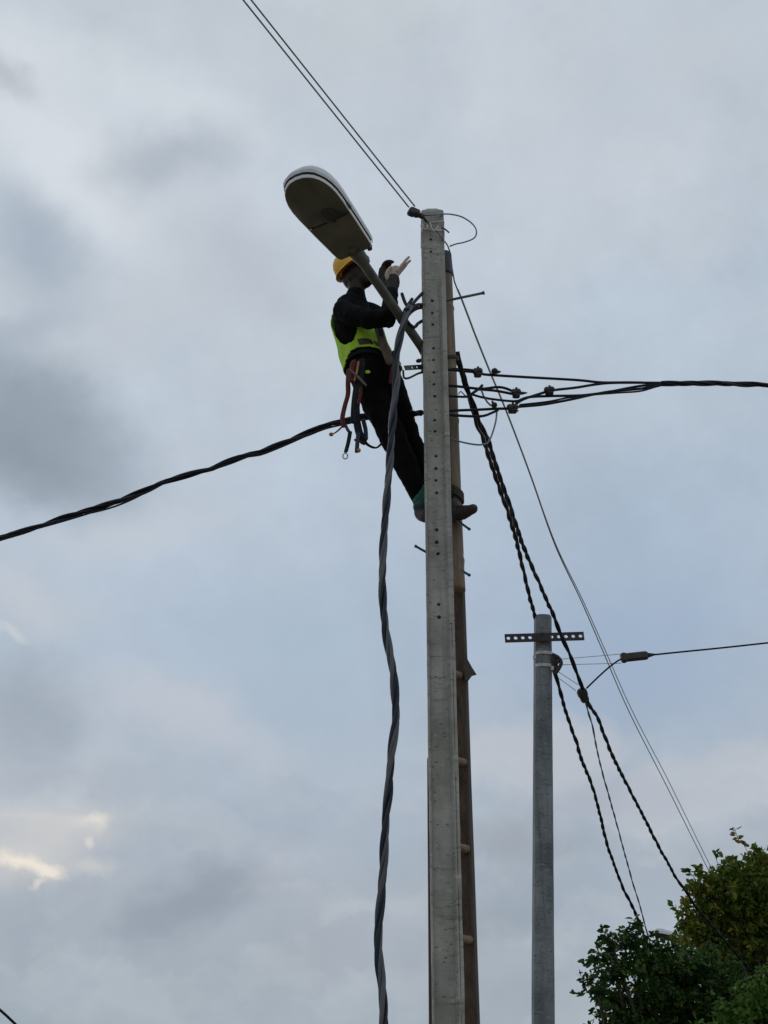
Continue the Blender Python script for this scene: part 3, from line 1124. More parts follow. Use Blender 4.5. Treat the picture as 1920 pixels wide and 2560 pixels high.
# helmet
ha = Vector((-0.50, -0.16, 0.85)).normalized()
hcen = at(875, 672, 6.94)
HS = 0.91
dome = [(r_ * HS, h_ * HS) for r_, h_ in [(.106, 0), (.107, .02), (.104, .05), (.095, .078), (.078, .101), (.055, .117), (.028, .125), (.004, .128)]]
helmet = mesh('helmet', lathe(dome, hcen, ha, 28, ref=hx, sx=1.08), 'helmet', man, angle=60)
mesh('helmet_ridge', [tube([hcen + ha * (h * HS + .002) + (hx - ha * hx.dot(ha)).normalized() * (r * HS * 1.08 * s_) for (r, h, s_) in
                            [(.104, .05, -1), (.095, .078, -1), (.078, .101, -1), (.055, .117, -1), (.028, .125, -1), (.004, .128, 1), (.028, .125, 1), (.055, .117, 1), (.078, .101, 1), (.095, .078, 1), (.104, .05, 1)]],
                           .008, 8, dome=True)], 'helmet', helmet)
hf = (hx - ha * hx.dot(ha)).normalized()
hs_ = ha.cross(hf)
V, Fc = [], []
nb = 36
for k in range(nb):
    a = 2 * math.pi * k / nb
    pk = 0.034 * max(0, math.cos(a)) ** 2
    for (r, z) in ((.103, .002), (.120 + pk, -.012), (.120 + pk, -.016), (.103, -.003)):
        V.append(hcen + hf * (r * HS * math.cos(a) * 1.06) + hs_ * (r * HS * math.sin(a)) + ha * z)
for k in range(nb):
    for j in range(4):
        Fc.append((k * 4 + j, ((k + 1) % nb) * 4 + j, ((k + 1) % nb) * 4 + (j + 1) % 4, k * 4 + (j + 1) % 4))
mesh('brim', (V, Fc), 'helmet', helmet, angle=50)
mesh('brim_lining', [tube([hcen + hf * (.092 * math.cos(a) * 1.06) + hs_ * (.092 * math.sin(a)) - ha * .010 for a in np.linspace(0, 2 * math.pi, 33)], .008, 8)], 'helmet_in', helmet)


# gloves: palm, four fingers and a thumb each
def finger(pts, r0, r1):
    P = spline([at(*p) for p in pts], .012)
    return tube(P, [r0 + (r1 - r0) * i / (len(P) - 1) for i in range(len(P))], 8, dome=True)


g1 = [tube([at(980, 716, 6.79), at(979, 702, 6.79), at(981, 690, 6.79), at(989, 676, 6.785)], [.030, .036, .041, .036], 12, flat=.55, dome=True, side=Vector((.85, 0, .5))),
      finger([(993, 678, 6.77), (1004, 664, 6.76), (1015, 650, 6.76), (1022, 643, 6.76)], .0125, .0085),
      finger([(996, 682, 6.785), (1008, 668, 6.785), (1018, 658, 6.785), (1025, 652, 6.785)], .0125, .0085),
      finger([(994, 686, 6.80), (1004, 676, 6.805), (1012, 667, 6.80), (1016, 662, 6.79)], .012, .0085),
      finger([(990, 692, 6.815), (998, 684, 6.82), (1004, 676, 6.82), (1007, 671, 6.815)], .0115, .008),
      finger([(970, 698, 6.775), (966, 688, 6.765), (970, 676, 6.76), (977, 668, 6.76)], .0135, .0095)]
gl = mesh('glove', join(g1), 'glove_pale', man)
fuse(gl, .0042, 0, smooth=2)
gl['label'] = 'pale glove with two fingers pointing up'
g2 = [tube([at(962, 714, 6.91), at(960, 700, 6.91), at(958, 686, 6.91), at(958, 676, 6.905)], [.026, .031, .034, .030], 12, flat=.6, dome=True, side=Vector((.9, 0, .2))),
      finger([(956, 676, 6.90), (958, 662, 6.885), (966, 654, 6.87), (977, 653, 6.86), (982, 655, 6.86)], .0125, .010),
      finger([(957, 676, 6.91), (960, 664, 6.90), (968, 658, 6.885), (977, 658, 6.875)], .0125, .010),
      finger([(959, 678, 6.92), (962, 668, 6.91), (969, 662, 6.90), (975, 663, 6.89)], .012, .0095),
      finger([(961, 682, 6.93), (965, 673, 6.925), (970, 669, 6.915), (974, 670, 6.905)], .011, .009),
      finger([(964, 696, 6.895), (971, 688, 6.88), (975, 679, 6.875)], .013, .010)]
gd = mesh('glove', join(g2), 'glove_dark', man)
fuse(gd, .0042, 0, smooth=2)
gd['label'] = 'dark glove with its fingers curled over'
cuff = mesh('glove_cuff', [tube([at(976, 738, 6.77), at(980, 722, 6.785), at(982, 706, 6.79), at(983, 698, 6.79)], [.037, .041, .045, .040], 12, flat=.85, dome=True)], 'glove_dark', man)
fuse(cuff, .007, .008, .03, 2)

# boots
b1 = mesh('boot', join([tube([at(1049, 1268, 7.09), at(1053, 1284, 7.07)], [.040, .042], 12, dome=True),
                        tube([at(1053, 1286, 7.07), at(1066, 1292, 7.0), at(1078, 1294, 6.98)], [.040, .036, .030], 12, dome=True)]), 'boot', man)
fuse(b1, .008, .01, .04, 2)
mesh('sock', [tube(wpath([(1043, 1254, 7.06), (1052, 1240, 7.06), (1064, 1222, 7.06)], .01), .028, 10, dome=True),
              tube(wpath([(1045, 1266, 7.06), (1052, 1258, 7.06), (1062, 1250, 7.06)], .01), .030, 8, dome=True)], 'sock', man)
b2 = mesh('boot', join([tube([at(1116, 1240, 7.12), at(1130, 1268, 7.12)], [.042, .044], 12, dome=True),
                        tube([at(1130, 1290, 7.11), at(1160, 1283, 7.06), at(1181, 1273, 7.03)], [.040, .040, .034], 14, flat=.8, dome=True)]), 'boot', man)
fuse(b2, .008, .006, .04, 2)

# harness with its lanyards
def webbing(pts, wd, m_, parent, th=.35):
    return mesh('strap', [tube(wpath(pts, .02), wd * .78, 8, flat=th, dome=True, side=Vector((.9, -.3, .1)))], m_, parent)


belt_pts = []
bc = at(927, 921, 7.055)
for k in range(41):
    t = 2 * math.pi * k / 40
    belt_pts.append(bc + ldir_ * (.182 * math.cos(t)) + fdir * (.150 * math.sin(t)) + Vector((0, 0, .012 * math.sin(2 * t))))
harness = mesh('safety_belt', [tube(belt_pts, .017, 10, flat=.3, side=Vector((0, 0, 1)))], 'strap_dark', man)
webbing([(872, 925, 6.86), (870, 955, 6.85), (870, 985, 6.85), (862, 1015, 6.85), (856, 1045, 6.85), (859, 1064, 6.85)], .020, 'strap_red', harness)
webbing([(859, 1062, 6.85), (850, 1072, 6.84), (838, 1082, 6.83), (828, 1086, 6.83)], .011, 'strap_red', harness)
mesh('strap_end', [ball(at(828, 1086, 6.83), .014, .014, .011)], 'orange', harness)
webbing([(903, 905, 6.82), (899, 940, 6.81), (893, 975, 6.81), (889, 1010, 6.82), (887, 1050, 6.83)], .036, 'strap_dark', harness, .3)
webbing([(889, 985, 6.80), (891, 1015, 6.80), (893, 1050, 6.81), (896, 1075, 6.82)], .026, 'strap_dark', harness, .4)
webbing([(862, 1060, 6.85), (869, 1074, 6.84), (875, 1083, 6.83)], .012, 'strap_blue', harness)
webbing([(875, 1082, 6.83), (871, 1105, 6.83), (865, 1128, 6.83)], .017, 'strap_dark', harness)
rc = at(863, 1140, 6.83)
mesh('buckle_ring', [tube([rc + Vector((math.cos(a) * .014, -.004 * math.sin(a), math.sin(a) * .017)) for a in np.linspace(0, 2 * math.pi, 20)], .0042, 6)], 'ring', harness)
webbing([(897, 1072, 6.82), (894, 1100, 6.81), (892, 1128, 6.81)], .017, 'strap_blue', harness)
mesh('strap_end', [ball(at(897, 1126, 6.81), .012, .012, .014)], 'orange', harness)
webbing([(893, 1060, 6.82), (899, 1085, 6.82), (908, 1102, 6.83)], .030, 'strap_dark', harness, .4)
webbing([(902, 1092, 6.825), (915, 1108, 6.83), (928, 1117, 6.86), (942, 1119, 6.92), (955, 1108, 7.0)], .012, 'strap_dark', harness, .6)
webbing([(908, 1050, 6.86), (914, 1075, 6.85), (915, 1098, 6.84)], .017, 'strap_blue', harness)
webbing([(888, 1100, 6.82), (898, 1102, 6.82), (910, 1110, 6.83)], .010, 'strap_red', harness)
webbing([(884, 905, 6.80), (879, 928, 6.80), (878, 950, 6.80)], .024, 'strap_red', harness)
webbing([(896, 905, 6.80), (892, 930, 6.79), (886, 950, 6.79)], .010, 'orange', harness)
webbing([(902, 972, 6.79), (900, 990, 6.79), (896, 1006, 6.79)], .016, 'strap_red', harness)
mesh('tool_handle', [tube([at(876, 925, 6.78), at(896, 943, 6.77), at(915, 963, 6.76)], [.006, .008, .007], 8, dome=True)], 'tool', harness)
mesh('pocket_flap', [ball(at(919, 930, 6.82), .017, .008, .012)], 'vest', harness)
mesh('tool_pouch', [tube(wpath([(945, 815, 6.84), (951, 838, 6.84), (960, 866, 6.86), (974, 903, 6.88)], .02), .026, 10, flat=.5, dome=True, side=Vector((.9, -.3, 0)))], 'tool', harness)
webbing([(944, 806, 6.83), (948, 818, 6.83), (952, 836, 6.83)], .020, 'strap_blue', harness, .5)
webbing([(985, 880, 6.9), (982, 920, 6.9), (978, 955, 6.9)], .02, 'strap_red', harness, .4)

# ------------------------------------------------------------------ cables
# thick four-core cable hanging beside the pole
hang = [(1024, 765), (1016, 785), (1010, 806), (1002, 836), (993, 877), (989, 919), (991, 945), (988, 989), (983, 1036), (978, 1108), (973, 1173), (966, 1253), (959, 1343), (957, 1416), (956, 1470),
        (959, 1524), (964, 1578), (973, 1632), (983, 1680), (988, 1741), (990, 1795), (987, 1817), (980, 1876), (975, 1930), (972, 1972), (966, 2023), (963, 2068),
        (961, 2116), (958, 2178), (953, 2239), (948, 2298), (945, 2349), (948, 2411), (954, 2452), (958, 2504), (960, 2555)]
pts = [at(x, y, 6.62) for x, y in hang]
last = pts[-1]
pts += [Vector((last.x + .012 * math.sin(k), 6.62, z)) for k, z in enumerate((2.7, 2.2, 1.7, 1.2, .7, .3, .05))]
hp = spline(pts, 0.022)
hang_o = thing('hanging_cable', Vector((last.x, 6.62, 0)), 'thick twisted grey cable hanging straight down left of the concrete pole, across the worker', 'cable')
for k in range(4):
    mesh('core', strand(hp, (.0118, .0120, .0128, .0135)[k], (.0122, .0118, .0080, .0066)[k], 0.56, (0, 2, .95, 3.1)[k], 4, 8, wob=.22), ('cable_grey', 'cable_blue', 'cable_grey', 'cable_blue')[k], hang_o)
for pts_ in ([(1022, 772, 6.62), (1012, 755, 6.63), (1005, 735, 6.64)],
             [(1018, 784, 6.62), (1026, 768, 6.66), (1040, 750, 6.74), (1056, 733, 6.82)],
             [(1020, 780, 6.62), (1030, 770, 6.66), (1044, 762, 6.74), (1058, 762, 6.84)],
             [(1014, 800, 6.63), (1024, 784, 6.68), (1040, 772, 6.76), (1060, 768, 6.88)],
             [(1016, 803, 6.64), (1034, 818, 6.70), (1046, 808, 6.80), (1060, 800, 6.9)],
             [(1010, 812, 6.65), (1000, 806, 6.66), (992, 790, 6.67)],
             [(1022, 776, 6.64), (1020, 764, 6.64), (1030, 748, 6.66)]):
    mesh('core', tube(wpath(pts_, .012), .0105, 8, dome=True), 'cable', hang_o)
for c in (at(1018, 778, 6.62), at(1026, 770, 6.66)):
    mesh('tape', ball(c, .026, .022, .030), 'cable', hang_o)

# twisted cable going out to the left
lc = [(1056, 1033, 6.98), (1020, 1034, 7.1), (960, 1036, 7.16), (900, 1042, 7.2), (877, 1049, 7.22), (850, 1055, 7.24), (816, 1064, 7.27), (786, 1076, 7.30), (756, 1088, 7.33), (717, 1104, 7.37), (681, 1119, 7.4),
      (651, 1131, 7.43), (611, 1140, 7.47), (560, 1158, 7.52), (530, 1170, 7.55), (500, 1178, 7.58), (416, 1205, 7.66), (362, 1227, 7.71), (289, 1254, 7.78), (217, 1277, 7.85),
      (163, 1294, 7.9), (90, 1317, 7.97), (36, 1335, 8.02), (0, 1345, 8.06)]
pts = [at(*p) for p in lc]
d = pts[-1] - pts[-3]
pts += [pts[-1] + d * (k * 3) + Vector((0, 0, .004 * k * k)) for k in range(1, 12)]
lp = spline(pts, .03)
left_o = thing('twisted_cable', lp[0], 'black twisted cable bundle running from behind the worker out to the left edge', 'cable')
for k in range(3):
    mesh('core', strand(lp, (.0108, .0108, .0125)[k], (.0118, .0112, .0070)[k], 0.60, (0, 1.5, .8)[k], 3, 8, wob=.3), ('cable', 'cable_blue', 'cable')[k], left_o)
stray = [lp[i] + Vector((0, -.012, -.020 - .014 * math.sin(i * .11) - .016 * max(0, math.sin(i * .21 + 1)))) for i in range(12, 130)]
mesh('core', tube(stray, .0065, 6), 'cable', left_o)

# the four conductors going to the right, with their clamps
right_o = thing('conductor_bundle', at(1144, 990, 7.0), 'black conductors fanned out right of the pole that join into one twisted cable', 'cable', None)
RY = 7.02


def yr(x):
    return 7.02 + (x - 1140) * 0.0011


def rcore(pts_, r=.0085, m_='cable'):
    return mesh('core', tube(wpath([(x, y, yr(x)) for x, y in pts_], .02), r, 8, dome=True), m_, right_o)


conv = (1660, 958)
rcore([(1105, 922), (1150, 927), (1194, 931), (1210, 936), (1300, 942), (1440, 950), (1504, 956), (1580, 956), (1660, 958)])
rcore([(1130, 922), (1158, 923), (1190, 926)], .007)
rcore([(1120, 964), (1144, 966), (1170, 969), (1204, 972), (1240, 968), (1257, 969), (1275, 975), (1292, 985)])
rcore([(1190, 973), (1206, 974), (1240, 977), (1282, 985)])
rcore([(1120, 990), (1165, 992), (1177, 986), (1200, 992), (1232, 998), (1284, 1003), (1310, 998)], .0075)
rcore([(1290, 1005), (1310, 996), (1330, 992), (1380, 990), (1440, 989), (1470, 987), (1520, 980), (1600, 965), (1660, 960)])
rcore([(1286, 1014), (1300, 1003), (1317, 995), (1345, 986), (1364, 980), (1387, 975), (1440, 969), (1490, 961), (1540, 957), (1660, 957)])
rcore([(1110, 1028), (1146, 1026), (1200, 1024), (1238, 1022), (1275, 1021), (1296, 1017), (1353, 1012), (1400, 1004), (1440, 996), (1480, 987), (1530, 978), (1600, 972), (1650, 963)])
rcore([(1110, 1036), (1146, 1039), (1190, 1041), (1212, 1039), (1230, 1032), (1244, 1026)])
rcore([(1300, 1012), (1370, 1004), (1420, 994), (1470, 988), (1545, 982), (1600, 978), (1640, 967), (1670, 960)], .006)
rcore([(1172, 990), (1186, 980), (1200, 970), (1205, 964)], .0095)
rcore([(1204, 977), (1210, 992), (1218, 1005), (1225, 1012), (1234, 1017)], .006, 'wire')
rcore([(1242, 1028), (1240, 1050), (1234, 1074), (1226, 1096), (1218, 1108), (1200, 1112), (1178, 1110), (1146, 1103), (1127, 1096)], .0055, 'wire')
rcore([(1146, 985), (1152, 978), (1160, 986), (1168, 994)], .004, 'wire')
rp = [(1655, 959), (1700, 959), (1740, 958), (1794, 958), (1850, 961), (1890, 961), (1920, 963)]
pts = [at(x, y, yr(x)) for x, y in rp]
d = pts[-1] - pts[-2]
pts += [pts[-1] + d * (k * 8) + Vector((0, 0, .01 * k * k)) for k in range(1, 12)]
rpath = spline(pts, .03)
for k in range(4):
    mesh('core', strand(rpath, (.0100, .0100, .0110, .0120)[k], (.0105, .0100, .0070, .0060)[k], 0.62, (0, 2, 1, 3.2)[k], 4, 8, wob=.25), ('cable', 'cable_blue')[k % 2], right_o)


def clamp(x, y, rx, ry, label, tail=(0, 0), m_='clamp', Yo=0.0):
    """small dark piercing clamp: two bodies, a bolt head and a tail"""
    Y = yr(x) - 0.012 + Yo
    c = at(x, y, Y)
    k = mpp(x, y, Y)
    t = thing('line_clamp', c, label, 'clamp', 'small black clamps on the conductors right of the pole')
    mesh('clamp_body', [box(c + Vector((0, 0, ry * k * .32)), rx * 2 * k, .045, ry * k * .9, bev=.007), box(c - Vector((0, 0, ry * k * .5)), rx * 1.7 * k, .040, ry * k * .8, bev=.007),
                        ball(c + Vector((-rx * k * .5, -.012, 0)), rx * k * .7, .02, ry * k * .8), ball(c + Vector((rx * k * .45, -.010, ry * k * .2)), rx * k * .75, .02, ry * k * .7)],
         m_, t, angle=40)
    mesh('bolt', tube([c + Vector((rx * k * .1, -.01, ry * k * .6)), c + Vector((rx * k * .1, -.012, ry * k * 1.15))], .008, 6), 'clamp_brown', t, smooth=False)
    mesh('bolt', tube([c - Vector((0, .01, ry * k * .7)), c - Vector((0, .01, ry * k * 1.1))], .006, 6), 'clamp_brown', t, smooth=False)
    if tail[0] or tail[1]:
        e = at(x + tail[0], y + tail[1], Y)
        mesh('tail', tube([c, c.lerp(e, .6), e], [.011, .010, .004], 7), m_, t)
    return t


clamp(1194, 932, 11, 13, 'upper black clamp nearest the bamboo pole, on the topmost conductor')
clamp(1236, 931, 7, 8, 'small dark clip on the topmost conductor where the thin stay wire crosses', (16, -2))
clamp(1290, 984, 11, 13, 'black clamp with a spiked tail at the middle of the conductors', (28, -2))
clamp(1373, 978, 12, 12, 'black clamp farthest right on the conductors', (16, -3))
clamp(1281, 1022, 13, 13, 'lowest black clamp, where the bottom conductor joins', (15, 6), 'clamp_brown')
clamp(1236, 1016, 6, 7, 'tiny dark clip on the lowest conductor above the drooping wire loop', (-6, -14), 'clamp_brown')

# cables running from the pole past the second pole into the tree
fy = lambda y: float(np.interp(y, [880, 1050, 1250, 1550, 1740, 1900, 2060, 2200, 2380], [7.10, 7.5, 8.6, 10.75, 11.3, 12.6, 14.1, 15.5, 16.9]))


def far_cable(pts_, label, R0, r, pitch, cores, name='service_cable', extra=None, m_='cable', wob=.65, group=None):
    P = [at(x, y, fy(y) + (extra or 0)) for x, y in pts_]
    d_ = P[-1] - P[-2]
    P += [P[-1] + d_ * k for k in range(1, 4)]
    P = spline(P, .04)
    t = thing(name, P[0], label, 'cable', group)
    for k in range(cores):
        mesh('core', strand(P, R0, r, pitch, k * .93, cores, 6, wob=wob), m_, t)
    return t


far_cable([(1142, 880), (1150, 915), (1160, 945), (1168, 975), (1180, 1014), (1192, 1055), (1211, 1108), (1236, 1185), (1250, 1224), (1285, 1331), (1313, 1447), (1327, 1505), (1340, 1548), (1362, 1620), (1388, 1684),
           (1401, 1732), (1418, 1791), (1439, 1850), (1454, 1900), (1481, 1967), (1503, 2050), (1516, 2106), (1538, 2169), (1557, 2219), (1582, 2269), (1604, 2323), (1619, 2376)],
          'left one of two black twisted cables, passing behind the top of the second pole', .0078, .0120, .38, 2, extra=.42)
far_cable([(1146, 900), (1160, 950), (1172, 985), (1183, 1014), (1200, 1058), (1222, 1108), (1245, 1180), (1273, 1261), (1308, 1366), (1348, 1458), (1366, 1500), (1385, 1542), (1401, 1584), (1423, 1635), (1444, 1686), (1456, 1720),
           (1473, 1762), (1494, 1795), (1515, 1850), (1536, 1900), (1570, 1967), (1613, 2050), (1632, 2088), (1651, 2125), (1673, 2163), (1691, 2197), (1713, 2225), (1738, 2266), (1776, 2310)],
          'right one of two black twisted cables, held by the short clamp beside the second pole', .0074, .0114, .35, 2, extra=-.25)
th = far_cable([(1464, 1752), (1470, 1778), (1482, 1821), (1498, 1900), (1518, 1975), (1539, 2050), (1560, 2128), (1582, 2207), (1601, 2269), (1617, 2330)],
               'thin dark service wire dropping from the small black clamp towards the tree', .004, .0055, .5, 2, 'service_wire', -.25, 'wire')

# overhead pair of wires and the stay wire beyond the pole top
for k, (x0, y0, x1, y1, xt, lab) in enumerate([(1022, 518, 910, 380, 608, 'left one of two thin overhead wires rising from the pole top to the upper edge'),
                                               (1037, 516, 925, 380, 628, 'right one of two thin overhead wires rising from the pole top to the upper edge')]):
    a = at(x0, y0, 6.74)
    d = at(xt, 0, 5.26)
    dirv = d - a
    P = [a + dirv * t - Vector((0, 0, .10 * math.sin(min(1, t / 8) * math.pi))) for t in np.linspace(0, 9, 60)]
    off = at(xt, 0, 5.26) - (a + dirv - Vector((0, 0, .10 * math.sin(math.pi / 8))))
    P = [p + off * t for p, t in zip(P, np.linspace(0, 9, 60))]
    o = mesh('overhead_wire', tube(P, .0050, 6), 'wire')
    tag(o, lab, 'wire', 'thin overhead wires above the lamp')
t = thing('dead_end_clamp', at(1038, 530, 6.73), 'dark clamp at the tip of the tall pole where the two overhead wires end', 'clamp')
c = at(1036, 531, 6.73)
ax = (at(1060, 540, 6.78) - at(1016, 520, 6.72)).normalized()
zz_ = Vector((0, 0, 1))
yy_ = zz_.cross(ax).normalized()
zz_ = ax.cross(yy_)
mesh('clamp_body', [box(c, .075, .05, .055, ax, yy_, zz_, bev=.012), box(c - ax * .02 - zz_ * .018, .05, .045, .04, ax, yy_, zz_, bev=.01), box(c + ax * .045 - zz_ * .004, .05, .03, .035, ax, yy_, zz_, bev=.008)], 'clamp', t, angle=35)
mesh('tail', tube(wpath([(1050, 536, 6.74), (1062, 548, 6.76), (1070, 560, 6.77)], .01), .010, 8, dome=True), 'clamp', t)
o = mesh('wire_loop', tube(wpath([(1058, 538, 6.76), (1075, 538, 6.75), (1112, 535, 6.82), (1135, 537, 6.85), (1156, 543, 6.87), (1178, 557, 6.88), (1190, 573, 6.88), (1190, 588, 6.88), (1181, 598, 6.88), (1159, 606, 6.88), (1140, 610, 6.88), (1124, 616, 6.9)], .012), .0050, 6), 'wire')
tag(o, 'loose loop of thin wire curling out to the right of the pole tip', 'wire')
st = [(1056, 541, 6.75), (1070, 556, 6.775), (1085, 569, 6.77), (1105, 596, 6.79), (1119, 614, 6.95), (1127, 640, 7.05), (1130, 670, 7.07), (1136, 704, 7.10), (1152, 744, 7.2), (1173, 799, 7.35), (1190, 844, 7.5), (1225, 931, 7.85), (1260, 1015, 8.2), (1293, 1100, 8.6),
      (1330, 1200, 9.1), (1389, 1366, 10.1), (1452, 1500, 11.1), (1504, 1620, 12.1), (1574, 1782, 13.7), (1666, 1964, 15.8), (1760, 2153, 18.2), (1850, 2330, 21.0)]
P = [at(*p) for p in st]
sp_ = spline(P, .05)
n0 = next(i for i, p in enumerate(sp_) if p.y > 7.1)
stay = thing('stay_wire', sp_[0], 'long thin double stay wire running from the pole tip down right to behind the tree', 'wire')
mesh('core', tube(sp_, .0050, 6), 'wire', stay)
side = Vector((1, 0, .35)).normalized()
mesh('core', tube([p + side * (0.045 * min(1, max(0, (p.y - 9.5) / 6))) + Vector((.004, 0, .0)) for p in sp_[n0:]], .0050, 6), 'wire_pale', stay)

# low wire in the bottom left corner
P = [at(-260, 2330, 5.6), at(-120, 2425, 5.75), at(0, 2525, 5.9), at(18, 2541, 5.92), at(40, 2562, 5.95), at(160, 2690, 6.1)]
P = P + [P[-1] + (P[-1] - P[-2]) * k for k in (1, 2, 3)]
o = mesh('low_wire', tube(spline(P, .05), .0055, 7), 'cable')
tag(o, 'short piece of dark wire cutting the bottom left corner', 'wire')

# ------------------------------------------------------------------ second pole
P2Y = 11.0
t2, b2_ = at(1357, 1543, P2Y), at(1358, 2560, P2Y)
ax2 = (t2 - b2_).normalized()
base2 = b2_ - ax2 * (b2_.z / ax2.z)
pole2 = thing('steel_pole', base2, 'shorter dark grey pole with a holed crossbar, farther off beside the trees', 'utility pole')
H2 = (t2 - base2).length
X2 = Vector((math.cos(R(6)), math.sin(R(6)), 0))
Y2 = Vector((-math.sin(R(6)), math.cos(R(6)), 0))
V, Fc = [], []
hs2 = list(np.arange(-0.3, H2 - .02, .09)) + [H2 - .018, H2]
pr = [(-.5, -.30), (-.36, -.46), (.0, -.5), (.36, -.46), (.5, -.30), (.5, .34), (.34, .5), (-.34, .5), (-.5, .34)]
for i, h in enumerate(hs2):
    c = base2 + ax2 * h
    w_ = 0.166 + (0.139 - 0.166) * (h - 2.2) / (H2 - 2.2)
    if h == H2:
        w_ *= .9
    for j, (x, y) in enumerate(pr):
        q = .0018 * noise.noise(Vector((h * 6, j * 2.2, 7)))
        V.append(c + X2 * (x * w_ + q) + Y2 * (y * w_ + q))
k = len(pr)
for i in range(len(hs2) - 1):
    for j in range(k):
        Fc.append((i * k + j, i * k + (j + 1) % k, (i + 1) * k + (j + 1) % k, (i + 1) * k + j))
Fc.append(tuple(range(k))[::-1])
Fc.append(tuple((len(hs2) - 1) * k + j for j in range(k)))
mesh('shaft', (V, Fc), 'concrete_far', pole2, angle=28)
mesh('top_knob', [ball(at(1347, 1545, 10.98), .026, .026, .018), ball(at(1354, 1541, 11.0), .014, .014, .02), ball(at(1370, 1549, 10.98), .022, .022, .014)], 'concrete_far', pole2)
cells = [True] * 4 + [False] * 3 + [True] * 5 if False else [True, True, True, True, False, False, True, True, True, True, True]
mesh('crossbar', holed_strip(at(1262, 1596, 10.90), at(1460, 1590, 10.90), Vector((0, 0, 1)), .078, .010, cells, rad=.235), 'rust', pole2, smooth=False)
mesh('bolt', [tube([at(1356, 1585, 10.86), at(1356, 1585, 10.80)], .012, 8)], 'rust', pole2)
for y in (1640, 1671):
    c = at(1358, y, 11.0)
    hw2 = .073
    pl = [(-hw2, -.052), (-.054, -.073), (0, -.079), (.054, -.073), (hw2, -.052), (hw2, .056), (.052, .078), (-.052, .078), (-hw2, .056)]
    V = [c + X2 * x + Y2 * yy + Vector((0, 0, z)) for z in (-.014, .014) for x, yy in pl]
    kk = len(pl)
    mesh('steel_band', (V, [(i, (i + 1) % kk, (i + 1) % kk + kk, i + kk) for i in range(kk)] + [tuple(range(kk))[::-1], tuple(range(kk, 2 * kk))]), 'band', pole2, smooth=False)
mesh('hook_bracket', [tube(wpath([(1384, 1637, 10.93), (1396, 1644, 10.92), (1403, 1656, 10.92), (1398, 1670, 10.92), (1388, 1684, 10.93)], .01), .016, 8, dome=True),
                      box(at(1387, 1658, 10.94), .05, .03, .13, bev=.008), tube([at(1392, 1655, 10.9), at(1392, 1655, 10.96)], .022, 10)], 'rust', pole2, angle=40)
for q in (at(1381, 1671, 10.92), at(1336, 1643, 10.92)):
    mesh('buckle', box(q, .026, .02, .04, bev=.004), 'band', pole2, smooth=False)

# clamps hung from the second pole
F0, F1 = at(1554, 1645, 11.0), at(1620, 1638, 11.02)
fx = (F1 - F0).normalized()
fz = Vector((0, 0, 1))
fyv = fz.cross(fx).normalized()
fz = fx.cross(fyv)
t = thing('wedge_clamp', (F0 + F1) / 2, 'long dark wedge clamp pulling a thin wire to the right of the second pole', 'clamp')
mesh('clamp_body', [box((F0 + F1) / 2, (F1 - F0).length, .05, .072, fx, fyv, fz, bev=.012), box(F0 + fx * .02, .05, .06, .082, fx, fyv, fz, bev=.01)], 'clamp_brown', t, angle=35)
mesh('nose', tube([F1, F1 + fx * .03, F1 + fx * .06], [.022, .016, .009], 8), 'clamp', t)
for (q0, q1) in (((1402, 1648), (1552, 1635)), ((1402, 1662), (1553, 1658))):
    mesh('bail', tube(spline([at(*q0, 10.93), at(*q1, 10.99)], .1), .0032, 6), 'wire_pale', t)
E0 = at(1458, 1738, 11.05)
ex = (at(1466, 1758, 11.1) - at(1450, 1718, 11.0)).normalized()
ey = Vector((0, 1, 0))
ey = (ey - ex * ey.dot(ex)).normalized()
ez = ex.cross(ey)
t = thing('wedge_clamp', E0, 'short black clamp on the right twisted cable beside the second pole', 'clamp')
mesh('clamp_body', [box(E0, .13, .05, .070, ex, ey, ez, bev=.012), box(E0 - ex * .02, .07, .055, .082, ex, ey, ez, bev=.01)], 'clamp', t, angle=35)
for (q0, q1) in (((1393, 1678), (1446, 1712)), ((1398, 1696), (1440, 1727))):
    mesh('bail', tube(spline([at(*q0, 10.93), at(*q1, 11.02)], .1), .0032, 6), 'wire_pale', t)
o = mesh('jumper_wire', tube(wpath([(1558, 1646, 11.0), (1548, 1650, 10.99), (1524, 1667, 10.97), (1495, 1693, 10.98), (1466, 1721, 11.03)], .03), .0075, 7), 'cable')
tag(o, 'curved dark jumper wire linking the wedge clamp to the short black clamp', 'wire')
P = [at(1632, 1637, 11.02), at(1700, 1630, 11.0), at(1800, 1620, 10.97), at(1920, 1607, 10.93)]
P += [P[-1] + (P[-1] - P[-2]) * k for k in range(1, 10)]
o = mesh('drop_wire', tube(spline(P, .1), .0078, 7), 'cable')
tag(o, 'straight dark wire running right from the long wedge clamp to the right edge', 'wire')

# ------------------------------------------------------------------ trees
LEAF = {'dark': leaf_mat('dark_leaf', (0.014, 0.042, 0.011), (0.030, 0.078, 0.017), (0.12, 0.18, 0.035)),
        'olive': leaf_mat('olive_leaf', (0.050, 0.115, 0.014), (0.105, 0.160, 0.020), (0.26, 0.22, 0.035)),
        'fresh': leaf_mat('fresh_leaf', (0.045, 0.11, 0.014), (0.08, 0.165, 0.022), (0.12, 0.20, 0.04)),
        'yellow': leaf_mat('yellow_leaf', (0.16, 0.14, 0.03), (0.22, 0.17, 0.04), (0.09, 0.10, 0.03))}


